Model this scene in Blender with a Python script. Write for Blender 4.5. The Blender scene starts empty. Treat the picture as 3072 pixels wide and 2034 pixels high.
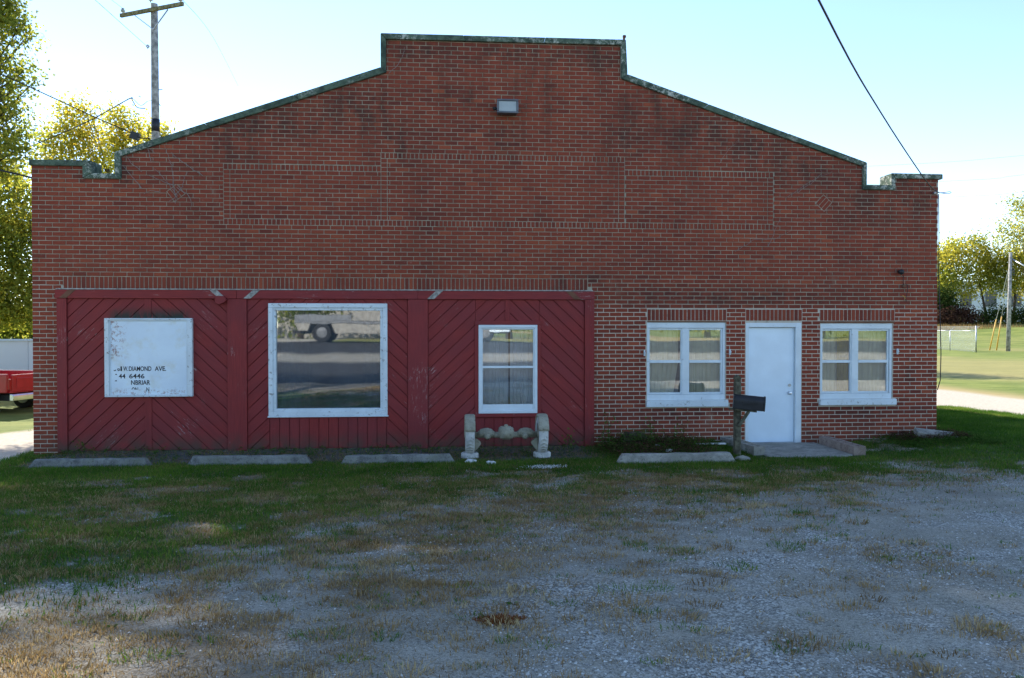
import bpy, bmesh, math, random
import numpy as np
from mathutils import Vector, Matrix
C = bpy.context.scene.collection
SC = bpy.context.scene
R = math.radians
random.seed(7)
RNG = np.random.default_rng(11)

# ---------------------------------------------------------------- camera, sky, sun, exposure
YAW, PITCH, ROLL = 0.0785, -0.0134, 0.0004
CAM = Vector((6.8958, -13.5093, 2.056))
FPX = 2343.0
fwd = Vector((math.sin(YAW)*math.cos(PITCH), math.cos(YAW)*math.cos(PITCH), math.sin(PITCH)))
right = Vector((math.cos(YAW), -math.sin(YAW), 0))
up = right.cross(fwd)
cam_d = bpy.data.cameras.new('camera'); cam = bpy.data.objects.new('camera', cam_d); C.objects.link(cam)
cam.matrix_world = Matrix.Translation(CAM) @ Matrix((right, up, -fwd)).transposed().to_4x4()
cam_d.sensor_width = 23.6; cam_d.lens = FPX/3072*23.6
cam_d.clip_start = 0.05; cam_d.clip_end = 6000
SC.camera = cam
SUN = Vector((-0.75, 1.3, 1.0)).normalized()
w = bpy.data.worlds.new('World'); SC.world = w; w.use_nodes = True
nt = w.node_tree; nt.nodes.clear()
sky = nt.nodes.new('ShaderNodeTexSky'); sky.sky_type = 'NISHITA'; sky.sun_disc = False
sky.sun_elevation = math.asin(SUN.z); sky.sun_rotation = math.atan2(SUN.x, SUN.y)
sky.altitude = 200; sky.air_density = 0.85; sky.dust_density = 0.0; sky.ozone_density = 1.2
bg = nt.nodes.new('ShaderNodeBackground'); bg.inputs[1].default_value = 0.15
wo = nt.nodes.new('ShaderNodeOutputWorld')
nt.links.new(sky.outputs[0], bg.inputs[0]); nt.links.new(bg.outputs[0], wo.inputs[0])
sl = bpy.data.lights.new('sun', 'SUN'); sl.energy = 4.6; sl.angle = R(0.55); sl.color = (1, 0.93, 0.82)
so = bpy.data.objects.new('sun', sl); C.objects.link(so)
so.rotation_euler = SUN.to_track_quat('Z', 'Y').to_euler(); so.location = (-20, 40, 40)
SC.view_settings.view_transform = 'Standard'; SC.view_settings.look = 'None'
SC.view_settings.exposure = 1.27; SC.view_settings.gamma = 1
SC.view_settings.use_curve_mapping = False
SC.render.engine = 'CYCLES'
SC.cycles.use_denoising = True
SC.cycles.transparent_max_bounces = 24
SC.cycles.max_bounces = 8

def at(px, py, Y):
    "photo position (3072 wide) -> point on the plane y=Y"
    v = fwd + right*((px-1536)/FPX) + up*((1017-py)/FPX)
    return CAM + v*((Y-CAM.y)/v.y)

# ---------------------------------------------------------------- noise and ground height
def _h(ix, iy, s):
    n = (ix.astype(np.int64)*374761393 + iy.astype(np.int64)*668265263 + s*2147483647) & 0x7fffffff
    n = ((n ^ (n >> 13))*1274126177) & 0x7fffffff
    n = n ^ (n >> 16)
    return (n & 0xffff)/65535.0
def vn(x, y, sc, s=0):
    x = np.asarray(x, float)/sc + 100; y = np.asarray(y, float)/sc + 100
    ix = np.floor(x); iy = np.floor(y); fx = x-ix; fy = y-iy
    fx = fx*fx*(3-2*fx); fy = fy*fy*(3-2*fy)
    a = _h(ix, iy, s); b = _h(ix+1, iy, s); c = _h(ix, iy+1, s); d = _h(ix+1, iy+1, s)
    return a+(b-a)*fx+(c-a)*fy+(a-b-c+d)*fx*fy
def fbm(x, y, sc, s=0, o=4):
    t = 0; a = 1; n = 0
    for k in range(o):
        t = t+a*vn(x, y, sc/2**k, s+k*17); n += a; a *= .55
    return t/n
def ss(a, b, x):
    t = np.clip((np.asarray(x, float)-a)/(b-a), 0, 1); return t*t*(3-2*t)
def gz(X, Y, fine=True):
    X = np.asarray(X, float); Y = np.asarray(Y, float)
    z = .04*np.clip(-Y-1.5, 0, 12) + .07*np.clip(-Y-13.5, 0, 12.5)
    z = z + .15*ss(13.6, 15.6, X)*ss(-3.5, -.3, Y)*(1-ss(1, 9, Y))
    z = z - .05*(1-ss(-.5, 1.2, X))*ss(-3, -1, Y)*(1-ss(3, 9, Y))
    z = z + .10*ss(9.3, 10.0, X)*(1-ss(11.2, 11.8, X))*ss(-1.7, -.8, Y)*(1-ss(.5, .6, Y))
    z = z + 3.0*ss(70, 125, np.hypot(X-20, Y))*(Y > 0)
    if fine:
        k = ss(-1.2, -2.2, Y)+ss(16, 17, X)+ss(0, -1, X)
        z = z + (fbm(X, Y, 1.7, 3)-.5)*.05*np.clip(k, 0, 1) + (vn(X, Y, .22, 9)-.5)*.012
    return z
def gzf(x, y): return float(gz(np.array([x]), np.array([y]))[0])

# ground cover fields
def f_green(X, Y):
    yb = np.interp(X, [-2, 3, 4, 5, 5.6, 6.7, 8.2, 10.6, 12, 13.2, 14, 15.3, 17, 30],
                      [-11, -8.4, -7.6, -6.4, -5.5, -4.5, -4.2, -4.3, -3.6, -3.2, -2.8, -2.6, -2.2, -2.0])
    n = (fbm(X, Y, 1.5, 21)-.5)*3.0 + (fbm(X, Y, .35, 5)-.5)*2.6
    g = 1/(1+np.exp(-np.clip((Y-yb+n)/.5, -30, 30)))
    g = g*(.12+.88*ss(.38, .54, fbm(X, Y, .45, 77)*.6+fbm(X, Y, 1.6, 78)*.4+.16*ss(4, 1, X)+.12*ss(-3, -2, Y)))
    return np.maximum(g, ss(15.6, 15.9, X)*ss(-2.6, -1.9, Y+(fbm(X, Y, .6, 5)-.5)))
def f_dry(X, Y):
    xc = np.interp(Y, [-10, -8.5, -7, -6, -5, -4, -3, -2], [6.0, 6.9, 8.0, 9.2, 11.0, 13.0, 14.5, 15])+(fbm(X, Y, 1.2, 35)-.5)*3
    a = 1/(1+np.exp(-np.clip((xc-X)/.75, -30, 30)))
    n = ss(.30, .58, fbm(X, Y, .8, 31)*.5+fbm(X, Y, .3, 33)*.5)
    sparse = .62*ss(.50, .68, fbm(X, Y, .40, 43)*.6+fbm(X, Y, 1.5, 45)*.4)*(1-ss(10.2, 12.2, X+.25*(-Y-6)))
    return np.clip(a*(.12+.88*n)+sparse, 0, 1)
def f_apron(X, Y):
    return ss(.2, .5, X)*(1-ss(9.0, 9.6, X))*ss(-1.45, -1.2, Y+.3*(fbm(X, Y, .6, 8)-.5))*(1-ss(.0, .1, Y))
def f_drive(X, Y):
    n = (fbm(X, Y, 1.2, 51)-.5)*1.0
    l = ss(-2.3, -1.9, X+.5*n-.25*(Y-2.7)*(Y < 6))*(1-ss(-.35, -.12, X+.25*n))
    r = ss(19.3, 19.8, X+.6*n)*(1-ss(23.2, 23.7, X+.6*n))*(Y > -9)
    return np.clip(l+r, 0, 1)

# ---------------------------------------------------------------- node helpers
class N:
    def __init__(s, name):
        s.m = bpy.data.materials.new(name); s.m.use_nodes = True; s.t = s.m.node_tree; s.t.nodes.clear()
        s.out = s.n('ShaderNodeOutputMaterial')
    def n(s, typ, **kw):
        x = s.t.nodes.new(typ)
        for k, v in kw.items(): setattr(x, k, v)
        return x
    def set(s, sock, v):
        if hasattr(v, 'is_linked') or isinstance(v, bpy.types.NodeSocket): s.t.links.new(v, sock)
        else:
            if hasattr(sock.default_value, '__len__') and not hasattr(v, '__len__'): v = (v,)*len(sock.default_value)
            if hasattr(v, '__len__') and len(v) == 3 and len(sock.default_value) == 4: v = (*v, 1)
            sock.default_value = v
    def pos(s): return s.n('ShaderNodeNewGeometry').outputs['Position']
    def objc(s, rnd=False):
        o = s.n('ShaderNodeTexCoord').outputs['Object']
        if rnd:
            i = s.n('ShaderNodeObjectInfo').outputs['Random']
            v = s.n('ShaderNodeCombineXYZ'); m = s.math('MULTIPLY', i, 37.0)
            for k in range(3): s.set(v.inputs[k], m)
            a = s.n('ShaderNodeVectorMath', operation='ADD'); s.set(a.inputs[0], o); s.set(a.inputs[1], v.outputs[0]); o = a.outputs[0]
        return o
    def map(s, v, sc=(1, 1, 1), rot=(0, 0, 0)):
        m = s.n('ShaderNodeMapping'); s.set(m.inputs[0], v); m.inputs['Scale'].default_value = sc; m.inputs['Rotation'].default_value = rot
        return m.outputs[0]
    def noise(s, v, sc=1.0, det=4, rough=.55):
        x = s.n('ShaderNodeTexNoise'); s.set(x.inputs['Vector'], v)
        x.inputs['Scale'].default_value = sc; x.inputs['Detail'].default_value = det; x.inputs['Roughness'].default_value = rough
        return x.outputs['Fac']
    def vor(s, v, sc=1.0, feat='F1', col=False):
        x = s.n('ShaderNodeTexVoronoi'); x.feature = feat; s.set(x.inputs['Vector'], v); x.inputs['Scale'].default_value = sc
        return x.outputs['Color'] if col else x.outputs['Distance']
    def ramp(s, f, a, b, lo=0.0, hi=1.0):
        x = s.n('ShaderNodeMapRange'); x.interpolation_type = 'SMOOTHSTEP'; s.set(x.inputs[0], f)
        x.inputs[1].default_value = a; x.inputs[2].default_value = b; x.inputs[3].default_value = lo; x.inputs[4].default_value = hi
        return x.outputs[0]
    def math(s, op, a, b=0.0, clamp=False):
        x = s.n('ShaderNodeMath', operation=op); x.use_clamp = clamp; s.set(x.inputs[0], a); s.set(x.inputs[1], b); return x.outputs[0]
    def mix(s, f, a, b, mode='MIX'):
        x = s.n('ShaderNodeMix', data_type='RGBA', blend_type=mode); s.set(x.inputs['Factor'], f); s.set(x.inputs['A'], a); s.set(x.inputs['B'], b)
        return [o for o in x.outputs if o.type == 'RGBA'][0]
    def attr(s, name, col=False):
        x = s.n('ShaderNodeAttribute'); x.attribute_name = name; return x.outputs['Color'] if col else x.outputs['Fac']
    def sep(s, v, k):
        x = s.n('ShaderNodeSeparateXYZ'); s.set(x.inputs[0], v); return x.outputs[k]
    def bump(s, h, st=.3, d=.01):
        x = s.n('ShaderNodeBump'); x.inputs['Strength'].default_value = st; x.inputs['Distance'].default_value = d; s.set(x.inputs['Height'], h); return x.outputs[0]
    def bsdf(s, col, rough=.7, metal=0.0, normal=None, spec=.4):
        b = s.n('ShaderNodeBsdfPrincipled'); s.set(b.inputs['Base Color'], col); s.set(b.inputs['Roughness'], rough)
        b.inputs['Metallic'].default_value = metal; b.inputs['Specular IOR Level'].default_value = spec
        if normal is not None: s.set(b.inputs['Normal'], normal)
        return b.outputs[0]
    def end(s, sh): s.t.links.new(sh, s.out.inputs[0]); return s.m
def simple(name, col, rough=.6, metal=0.0, var=.15, sc=6.0, spec=.4, bump=.1):
    x = N(name); v = x.objc(True); f = x.noise(v, sc, 5)
    dark = tuple(c*(1-var*1.6) for c in col); lite = tuple(min(1, c*(1+var)) for c in col)
    c = x.mix(x.ramp(f, .3, .7), dark, lite)
    return x.end(x.bsdf(c, rough, metal, x.bump(x.noise(v, sc*12, 3), bump, .003), spec))

M = {}
def m_brick():
    x = N('brick_red'); p = x.pos(); t = x.attr('tint')
    c = x.mix(x.ramp(t, .0, .55), (.15, .034, .022), (.24, .049, .026))
    c = x.mix(x.ramp(t, .6, 1.0), c, (.32, .074, .034))
    c = x.mix(x.math('MULTIPLY', x.ramp(x.noise(p, 45, 5, .7), .4, .8), .35), c, (.11, .024, .02))
    hu = x.ramp(x.noise(x.map(p, (.5, 1, .8)), 1.0, 4, .6), .35, .7)
    c = x.mix(x.math('MULTIPLY', hu, .5), c, (.26, .055, .029)); c = x.mix(x.math('MULTIPLY', x.ramp(x.noise(x.map(p, (.7, 1, .5)), 1.7, 4, .6), .55, .75), .4), c, (.12, .040, .030))
    # soot and lichen stains high on the gable
    z = x.sep(p, 2)
    st = x.ramp(x.noise(x.map(p, (1.3, 1, .45)), 1.0, 5, .65), .52, .68)
    hi = x.ramp(z, 4.2, 6.6, .2, .9)
    c = x.mix(x.math('MULTIPLY', st, hi), c, (.045, .024, .020))
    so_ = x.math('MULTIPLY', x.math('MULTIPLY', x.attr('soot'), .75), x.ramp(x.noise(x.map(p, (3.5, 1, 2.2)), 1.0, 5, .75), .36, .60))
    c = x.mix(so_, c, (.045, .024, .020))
    ef = x.ramp(x.noise(x.map(p, (2.2, 1, .9)), .9, 6, .7), .60, .76)
    c = x.mix(x.math('MULTIPLY', ef, .36), c, (.30, .27, .20))
    sp = x.ramp(x.noise(p, 30, 2, .5), .70, .76)
    c = x.mix(x.math('MULTIPLY', sp, .35), c, (.55, .50, .42))
    lo = x.math('MULTIPLY', x.ramp(z, .45, .02), x.ramp(x.noise(p, 3, 4), .3, .7))
    c = x.mix(x.math('MULTIPLY', lo, .65), c, (.09, .07, .05))
    return x.end(x.bsdf(c, .86, 0, x.bump(x.noise(p, 140, 4), .35, .004), .25))
def m_mortar():
    x = N('mortar'); p = x.pos(); z = x.sep(p, 2); xx = x.sep(p, 0)
    c = x.mix(x.ramp(x.noise(p, 2.5, 5, .7), .3, .7), (.27, .23, .17), (.42, .365, .275))
    lowr = x.math('MULTIPLY', x.ramp(z, 2.55, 2.35), x.ramp(xx, 9.2, 9.35))
    lowl = x.math('MULTIPLY', x.ramp(z, 3.1, 2.8), x.ramp(xx, .9, .5))
    k = x.math('ADD', lowr, x.math('MULTIPLY', lowl, .7))
    c = x.mix(k, c, (.56, .50, .41))
    st = x.ramp(x.noise(x.map(p, (1.3, 1, .45)), 1.0, 5, .65), .44, .62)
    c = x.mix(x.math('MULTIPLY', st, x.ramp(z, 3.8, 6.0, .1, .6)), c, (.10, .085, .06))
    c = x.mix(x.ramp(x.noise(p, 9, 3), .55, .7, 0, .45), c, (.20, .16, .11))
    return x.end(x.bsdf(c, .95, 0, x.bump(x.noise(p, 60, 4), .4, .006), .2))
def m_coping():
    x = N('lichen_concrete'); p = x.pos()
    n1 = x.noise(p, 7, 6, .75); n2 = x.noise(p, 1.1, 3)
    c = x.mix(x.ramp(n1, .35, .62), (.042, .060, .048), (.105, .15, .105))
    wh = x.math('MULTIPLY', x.ramp(x.noise(p, 13, 7, .85), .50, .57), x.ramp(n2, .44, .62))
    c = x.mix(wh, c, (.46, .47, .41))
    c = x.mix(x.ramp(x.noise(p, 28, 4, .7), .58, .66, 0, .8), c, (.03, .035, .03))
    return x.end(x.bsdf(c, .95, 0, x.bump(x.noise(p, 26, 6, .7), .7, .02), .2))
def m_redwood():
    x = N('worn_red_paint'); o = x.objc(True); p = x.pos()
    g = x.map(o, (3, 3, 60)); grain = x.noise(g, 1.0, 4, .6)
    c = x.mix(x.ramp(grain, .3, .7), (.195, .019, .018), (.27, .029, .026))
    c = x.mix(x.math('MULTIPLY', x.ramp(x.noise(p, 1.6, 4, .6), .35, .7), .5), c, (.15, .024, .028))
    i = x.n('ShaderNodeObjectInfo').outputs['Random']
    c = x.mix(x.math('MULTIPLY', i, .35), c, (.215, .035, .042))
    fl = x.ramp(x.noise(x.map(o, (6, 6, 60)), 1.0, 6, .8), .575, .615)
    area = x.ramp(x.noise(x.map(p, (1, 1, 1)), 1.3, 3, .6), .56, .70)
    edge = x.ramp(x.noise(x.map(o, (5, 5, 26)), 1.0, 6, .8), .655, .69)
    k = x.math('MAXIMUM', x.math('MULTIPLY', fl, area), x.math('MULTIPLY', edge, .5))
    c = x.mix(k, c, x.mix(x.noise(p, 60, 3), (.30, .26, .24), (.62, .58, .55)))
    z = x.sep(p, 2)
    lo = x.math('MULTIPLY', x.ramp(z, .38, .03), x.ramp(x.noise(p, 5, 4), .25, .65))
    c = x.mix(x.math('MULTIPLY', lo, .8), c, (.055, .05, .035))
    # mildew above the white sign board
    xs = x.sep(p, 0)
    mk = x.math('MULTIPLY', x.math('MULTIPLY', x.ramp(xs, 1.15, 1.4), x.ramp(xs, 2.65, 2.4)), x.math('MULTIPLY', x.ramp(z, 2.46, 2.24), x.ramp(z, 2.1, 2.2)))
    mk = x.math('MULTIPLY', mk, x.ramp(x.noise(x.map(p, (14, 1, 3)), 1, 5, .7), .32, .52))
    c = x.mix(mk, c, (.018, .03, .022))
    return x.end(x.bsdf(c, .68, 0, x.bump(x.math('ADD', grain, k), .35, .004), .35))
def m_white(name, chip=.5, col=(.70, .78, .82), rough=.5):
    x = N(name); o = x.objc(True); p = x.pos()
    c = x.mix(x.ramp(x.noise(p, 3, 5), .3, .75), tuple(k*.84 for k in col), col)
    fl = x.ramp(x.noise(x.map(p, (14, 14, 14)), 1, 6, .8), .67-.12*chip, .705-.12*chip)
    c = x.mix(x.math('MULTIPLY', fl, .85 if chip > 0 else 0), c, (.17, .16, .135))
    d = x.ramp(x.noise(p, 6, 5, .7), .52, .75, 0, .30)
    c = x.mix(d, c, (.42, .40, .33))
    return x.end(x.bsdf(c, rough, 0, x.bump(fl, .3, .004), .4))
def m_signface():
    x = N('peeling_sign_face'); p = x.pos(); xs = x.sep(p, 0); z = x.sep(p, 2)
    c = x.mix(x.ramp(x.noise(p, 2.2, 4), .35, .7), (.66, .76, .84), (.72, .83, .90))
    c = x.mix(x.ramp(x.noise(p, 5, 5), .5, .8, 0, .5), c, (.60, .58, .44))
    l = x.ramp(xs, 1.62, 1.36); b = x.ramp(z, 1.10, .97); tt = x.math('MULTIPLY', l, x.ramp(z, 1.5, 1.62))
    m = x.math('MAXIMUM', tt, x.math('MULTIPLY', b, .9))
    fl = x.ramp(x.noise(p, 17, 7, .8), .53, .56)
    c = x.mix(x.math('MULTIPLY', m, fl), c, x.mix(x.noise(p, 40, 2), (.30, .17, .17), (.45, .40, .38)))
    return x.end(x.bsdf(c, .55, 0, None, .4))
def m_letter():
    x = N('black_lettering'); p = x.pos()
    return x.end(x.bsdf(x.mix(x.ramp(x.noise(p, 60, 3), .55, .7), (.012, .012, .014), (.10, .10, .11)), .5))
def m_concrete(name, a=(.20, .20, .19), b=(.40, .40, .37), moss=.2):
    x = N(name); p = x.pos()
    c = x.mix(x.ramp(x.noise(p, 5, 6, .7), .3, .7), a, b)
    c = x.mix(x.ramp(x.vor(p, 75), .0, .35, .5, 0), c, (.62, .62, .58))
    c = x.mix(x.ramp(x.noise(p, 22, 5, .7), .56, .68, 0, .7), c, tuple(k*.4 for k in a))
    c = x.mix(x.ramp(x.noise(p, 2.5, 5, .7), .5, .7, 0, moss), c, (.07, .085, .035))
    return x.end(x.bsdf(c, .95, 0, x.bump(x.noise(p, 50, 5, .7), .6, .012), .2))
def m_glass(name, refl=.3, tint=(.80, .86, .88), film=.05, rough=.012):
    x = N(name); p = x.pos()
    tr = x.n('ShaderNodeBsdfTransparent'); tr.inputs[0].default_value = (*tint, 1)
    gl = x.n('ShaderNodeBsdfGlossy'); gl.inputs['Roughness'].default_value = rough; gl.inputs[0].default_value = (.95, .97, 1, 1)
    x.set(gl.inputs['Normal'], x.bump(x.noise(p, 1.6, 1), .035, .02))
    fr = x.n('ShaderNodeFresnel'); fr.inputs[0].default_value = 1.5
    f = x.math('ADD', fr.outputs[0], refl-.04, True)
    df = x.n('ShaderNodeBsdfDiffuse'); df.inputs[0].default_value = (.32, .40, .48, 1); m2 = x.n('ShaderNodeMixShader'); x.set(m2.inputs[0], x.ramp(x.noise(x.map(p, (1, 1, .6)), 2.0, 5, .7), .3, .75, film*.6, film*1.4)); x.t.links.new(tr.outputs[0], m2.inputs[1]); x.t.links.new(df.outputs[0], m2.inputs[2])
    mx = x.n('ShaderNodeMixShader'); x.set(mx.inputs[0], f); x.t.links.new(m2.outputs[0], mx.inputs[1]); x.t.links.new(gl.outputs[0], mx.inputs[2])
    return x.end(mx.outputs[0])
def m_leaf(name, c0, c1, c2, trans=.5, tk=None):
    x = N(name); t = x.attr('tint')
    c = x.mix(x.ramp(t, 0, .6), c0, c1); c = x.mix(x.ramp(t, .6, 1), c, c2)
    d = x.n('ShaderNodeBsdfDiffuse'); x.set(d.inputs[0], c)
    tr = x.n('ShaderNodeBsdfTranslucent'); x.set(tr.inputs[0], x.mix(1.0, c, tk, 'MULTIPLY') if tk else c)
    mx = x.n('ShaderNodeMixShader'); mx.inputs[0].default_value = trans
    x.t.links.new(d.outputs[0], mx.inputs[1]); x.t.links.new(tr.outputs[0], mx.inputs[2])
    return x.end(mx.outputs[0])
def m_ground():
    x = N('ground'); p = x.pos()
    gr = x.attr('green'); dr = x.attr('dry'); ap = x.attr('apron'); dv = x.attr('drive'); fd = x.attr('field')
    # gravel and pale dust
    big = x.noise(p, .9, 5, .6)
    dust = x.mix(x.ramp(x.noise(p, 2.3, 5, .65), .35, .7), (.235, .212, .160), (.335, .305, .24))
    vc = x.vor(p, 62, 'F1', True); bw = x.n('ShaderNodeRGBToBW'); x.set(bw.inputs[0], vc)
    stn = x.mix(x.ramp(bw.outputs[0], .2, .85), (.115, .11, .095), (.62, .60, .53))
    vd = x.ramp(x.vor(p, 62), .0, .013)
    gv = x.mix(x.ramp(x.vor(p, 62), .55, .85), stn, (.12, .115, .10))
    k = x.ramp(x.noise(p, 1.1, 6, .7), .44, .66)
    c = x.mix(k, dust, gv)
    c = x.mix(x.ramp(x.noise(p, 130, 3, .6), .52, .64, 0, .75), c, (.58, .56, .50))
    c = x.mix(x.ramp(x.noise(p, 45, 4, .7), .50, .64, 0, .7), c, (.10, .092, .075))
    c = x.mix(x.ramp(big, .52, .72, 0, .45), c, (.17, .155, .13))
    soil = x.mix(x.ramp(x.noise(p, 12, 5, .7), .3, .7), (.050, .038, .025), (.13, .10, .07))
    c = x.mix(x.math('MULTIPLY', dr, .65), c, x.mix(x.noise(p, 9, 4), soil, (.20, .15, .09)))
    turf = x.mix(x.ramp(x.noise(p, 6, 6, .75), .35, .65), (.026, .055, .012), (.065, .115, .022))
    c = x.mix(x.ramp(x.math('ADD', gr, x.math('MULTIPLY', x.noise(p, 20, 3), .4)), .35, .9), c, x.mix(.2, turf, soil))
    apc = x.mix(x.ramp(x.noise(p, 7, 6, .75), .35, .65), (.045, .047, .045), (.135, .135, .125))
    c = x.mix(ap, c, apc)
    dvc = x.mix(x.ramp(x.noise(p, 14, 6, .75), .3, .7), (.36, .325, .26), (.54, .49, .40))
    fc = x.mix(x.ramp(x.noise(x.map(p, (.25, .6, 1)), 1.0, 6, .7), .35, .7), (.12, .16, .032), (.24, .26, .065))
    fc = x.mix(x.ramp(x.noise(x.map(p, (1, 2.2, 1)), 3.5, 5, .75), .5, .68, 0, .55), fc, (.06, .105, .022))
    fc = x.mix(x.attr('straw'), fc, x.mix(x.noise(p, 3, 4), (.30, .22, .10), (.42, .34, .16)))
    c = x.mix(fd, c, fc)
    c = x.mix(dv, c, dvc)
    rd = x.mix(x.ramp(x.noise(p, 20, 5, .7), .3, .7), (.035, .036, .038), (.065, .066, .068))  # asphalt toned extra dark, standing in for tree shade on the mirrored street
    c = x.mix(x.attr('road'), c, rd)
    h = x.math('ADD', x.math('MULTIPLY', x.noise(p, 55, 4, .7), .5), x.math('MULTIPLY', x.vor(p, 62), .8))
    return x.end(x.bsdf(c, .96, 0, x.bump(h, .6, .012), .15))
M['brick'] = m_brick(); M['mortar'] = m_mortar(); M['coping'] = m_coping(); M['red'] = m_redwood()
M['white'] = m_white('chipped_white_paint', .8); M['white2'] = m_white('white_vinyl', .0, (.71, .80, .85), .4); M['white3'] = m_white('old_white_paint', .35)
M['signface'] = m_signface(); M['letter'] = m_letter()
M['conc'] = m_concrete('grey_concrete', (.10, .10, .095), (.29, .29, .265), .55); M['conc2'] = m_concrete('pale_concrete', (.20, .19, .165), (.40, .38, .33), .5)
M['cinder'] = m_concrete('pinkish_block', (.22, .16, .13), (.36, .28, .24), .1)
M['cast'] = m_concrete('cast_stone', (.24, .22, .16), (.42, .40, .31), .35); M['castw'] = m_concrete('limewashed_stone', (.40, .40, .38), (.68, .68, .64), .05)
M['glassbig'] = m_glass('window_glass_dark', .27, (.50, .58, .64), .12, .02); M['glass'] = m_glass('window_glass', .26, (.97, .98, .98), .02)
M['black'] = simple('black_plastic', (.018, .018, .020), .5); M['cable'] = simple('black_cable', (.012, .012, .018), .6)
M['metal'] = simple('galvanised_metal', (.45, .46, .47), .4, .8); M['chrome'] = simple('chrome', (.80, .81, .83), .28, 1.0, .05)
M['bronze'] = simple('weathered_grey_metal', (.13, .135, .15), .5, .3); M['lens'] = simple('frosted_lens', (.30, .32, .30), .15, 0, .1, 3, .8)
M['pole'] = simple('grey_timber', (.34, .32, .30), .85, 0, .3, 5, .2, .4); M['greenwood'] = simple('treated_timber', (.22, .20, .12), .85, 0, .3, 9, .2, .4)
M['postwood'] = simple('mossy_post_timber', (.115, .108, .075), .9, 0, .35, 14, .2, .5)
M['bark'] = simple('bark', (.085, .065, .048), .95, 0, .35, 8, .1, .6)
M['band'] = simple('black_band', (.015, .017, .03), .5)
M['door'] = simple('white_door_paint', (.71, .82, .90), .35, 0, .045, 1.6, .4, .03)
M['dark'] = simple('interior_grey', (.16, .15, .14), .9); M['floorm'] = simple('interior_floor', (.20, .15, .10), .8)
M['stubg'] = simple('bare_grey_wood', (.34, .33, .30), .9, 0, .3, 20, .2, .4)
M['curtain'] = simple('cream_curtain', (.90, .86, .66), .9, 0, .05, 5, .1, .05)
M['curtainy'] = simple('yellow_curtain', (.55, .42, .06), .9, 0, .15, 5, .1, .05); M['curtaind'] = simple('dark_drape', (.06, .07, .09), .9)
M['curtainb'] = simple('sheer_curtain', (.74, .78, .80), .9, 0, .06, 5, .1, .05)
M['truckred'] = simple('red_car_paint', (.42, .020, .025), .28, 0, .08, 4, .6, .0); M['tyre'] = simple('tyre_rubber', (.02, .02, .02), .85)
M['silver'] = simple('silver_body', (.22, .22, .22), .5, .3); M['beige'] = simple('beige_body', (.34, .31, .26), .6)
M['yellow'] = simple('yellow_guard', (.70, .40, .06), .5); M['roofm'] = simple('roof_felt', (.07, .07, .07), .9)
M['panelw'] = simple('white_sheet_panel', (.72, .73, .72), .5, 0, .04, .4); M['plate'] = simple('plate_pink', (.62, .40, .38), .5)
M['redlens'] = simple('red_lens', (.35, .01, .01), .25); M['rock'] = simple('white_rock', (.72, .72, .70), .9, 0, .12, 9, .2, .5)
M['vine'] = simple('dead_vine', (.26, .22, .20), .9); M['rust'] = simple('rusty_metal', (.16, .07, .04), .85)
M['leafy'] = m_leaf('leaf_yellow_green', (.12, .16, .035), (.28, .29, .060), (.46, .38, .08), .66, (2.0, 1.8, 1.1))
M['leafg'] = m_leaf('leaf_green', (.07, .11, .028), (.17, .20, .045), (.30, .28, .06), .62, (2.1, 1.9, 1.1))
M['leafd'] = m_leaf('leaf_dark', (.020, .040, .012), (.045, .075, .018), (.10, .11, .03), .35)
M['leafr'] = m_leaf('leaf_russet', (.05, .025, .020), (.10, .05, .035), (.15, .10, .04), .3)
M['leafw'] = m_leaf('leaf_willow', (.12, .15, .03), (.26, .28, .07), (.38, .35, .09), .6, (1.7, 1.6, 1.1))
M['blade'] = m_leaf('grass_blade', (.040, .105, .012), (.105, .205, .026), (.25, .29, .05), .5)
M['dryb'] = m_leaf('dry_blade', (.17, .105, .042), (.38, .26, .115), (.60, .48, .26), .45)
M['weedl'] = m_leaf('weed_leaf', (.035, .080, .016), (.075, .145, .026), (.14, .20, .04), .35)
M['orange'] = m_leaf('rust_weed', (.14, .045, .018), (.26, .09, .03), (.36, .16, .05), .3)
M['stones'] = None
x_ = N('gravel_stone'); M['stones'] = x_.end(x_.bsdf(x_.mix(x_.attr('tint'), (.15, .14, .12), (.68, .66, .60)), .9, 0, None, .2))
M['ground'] = m_ground()

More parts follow.
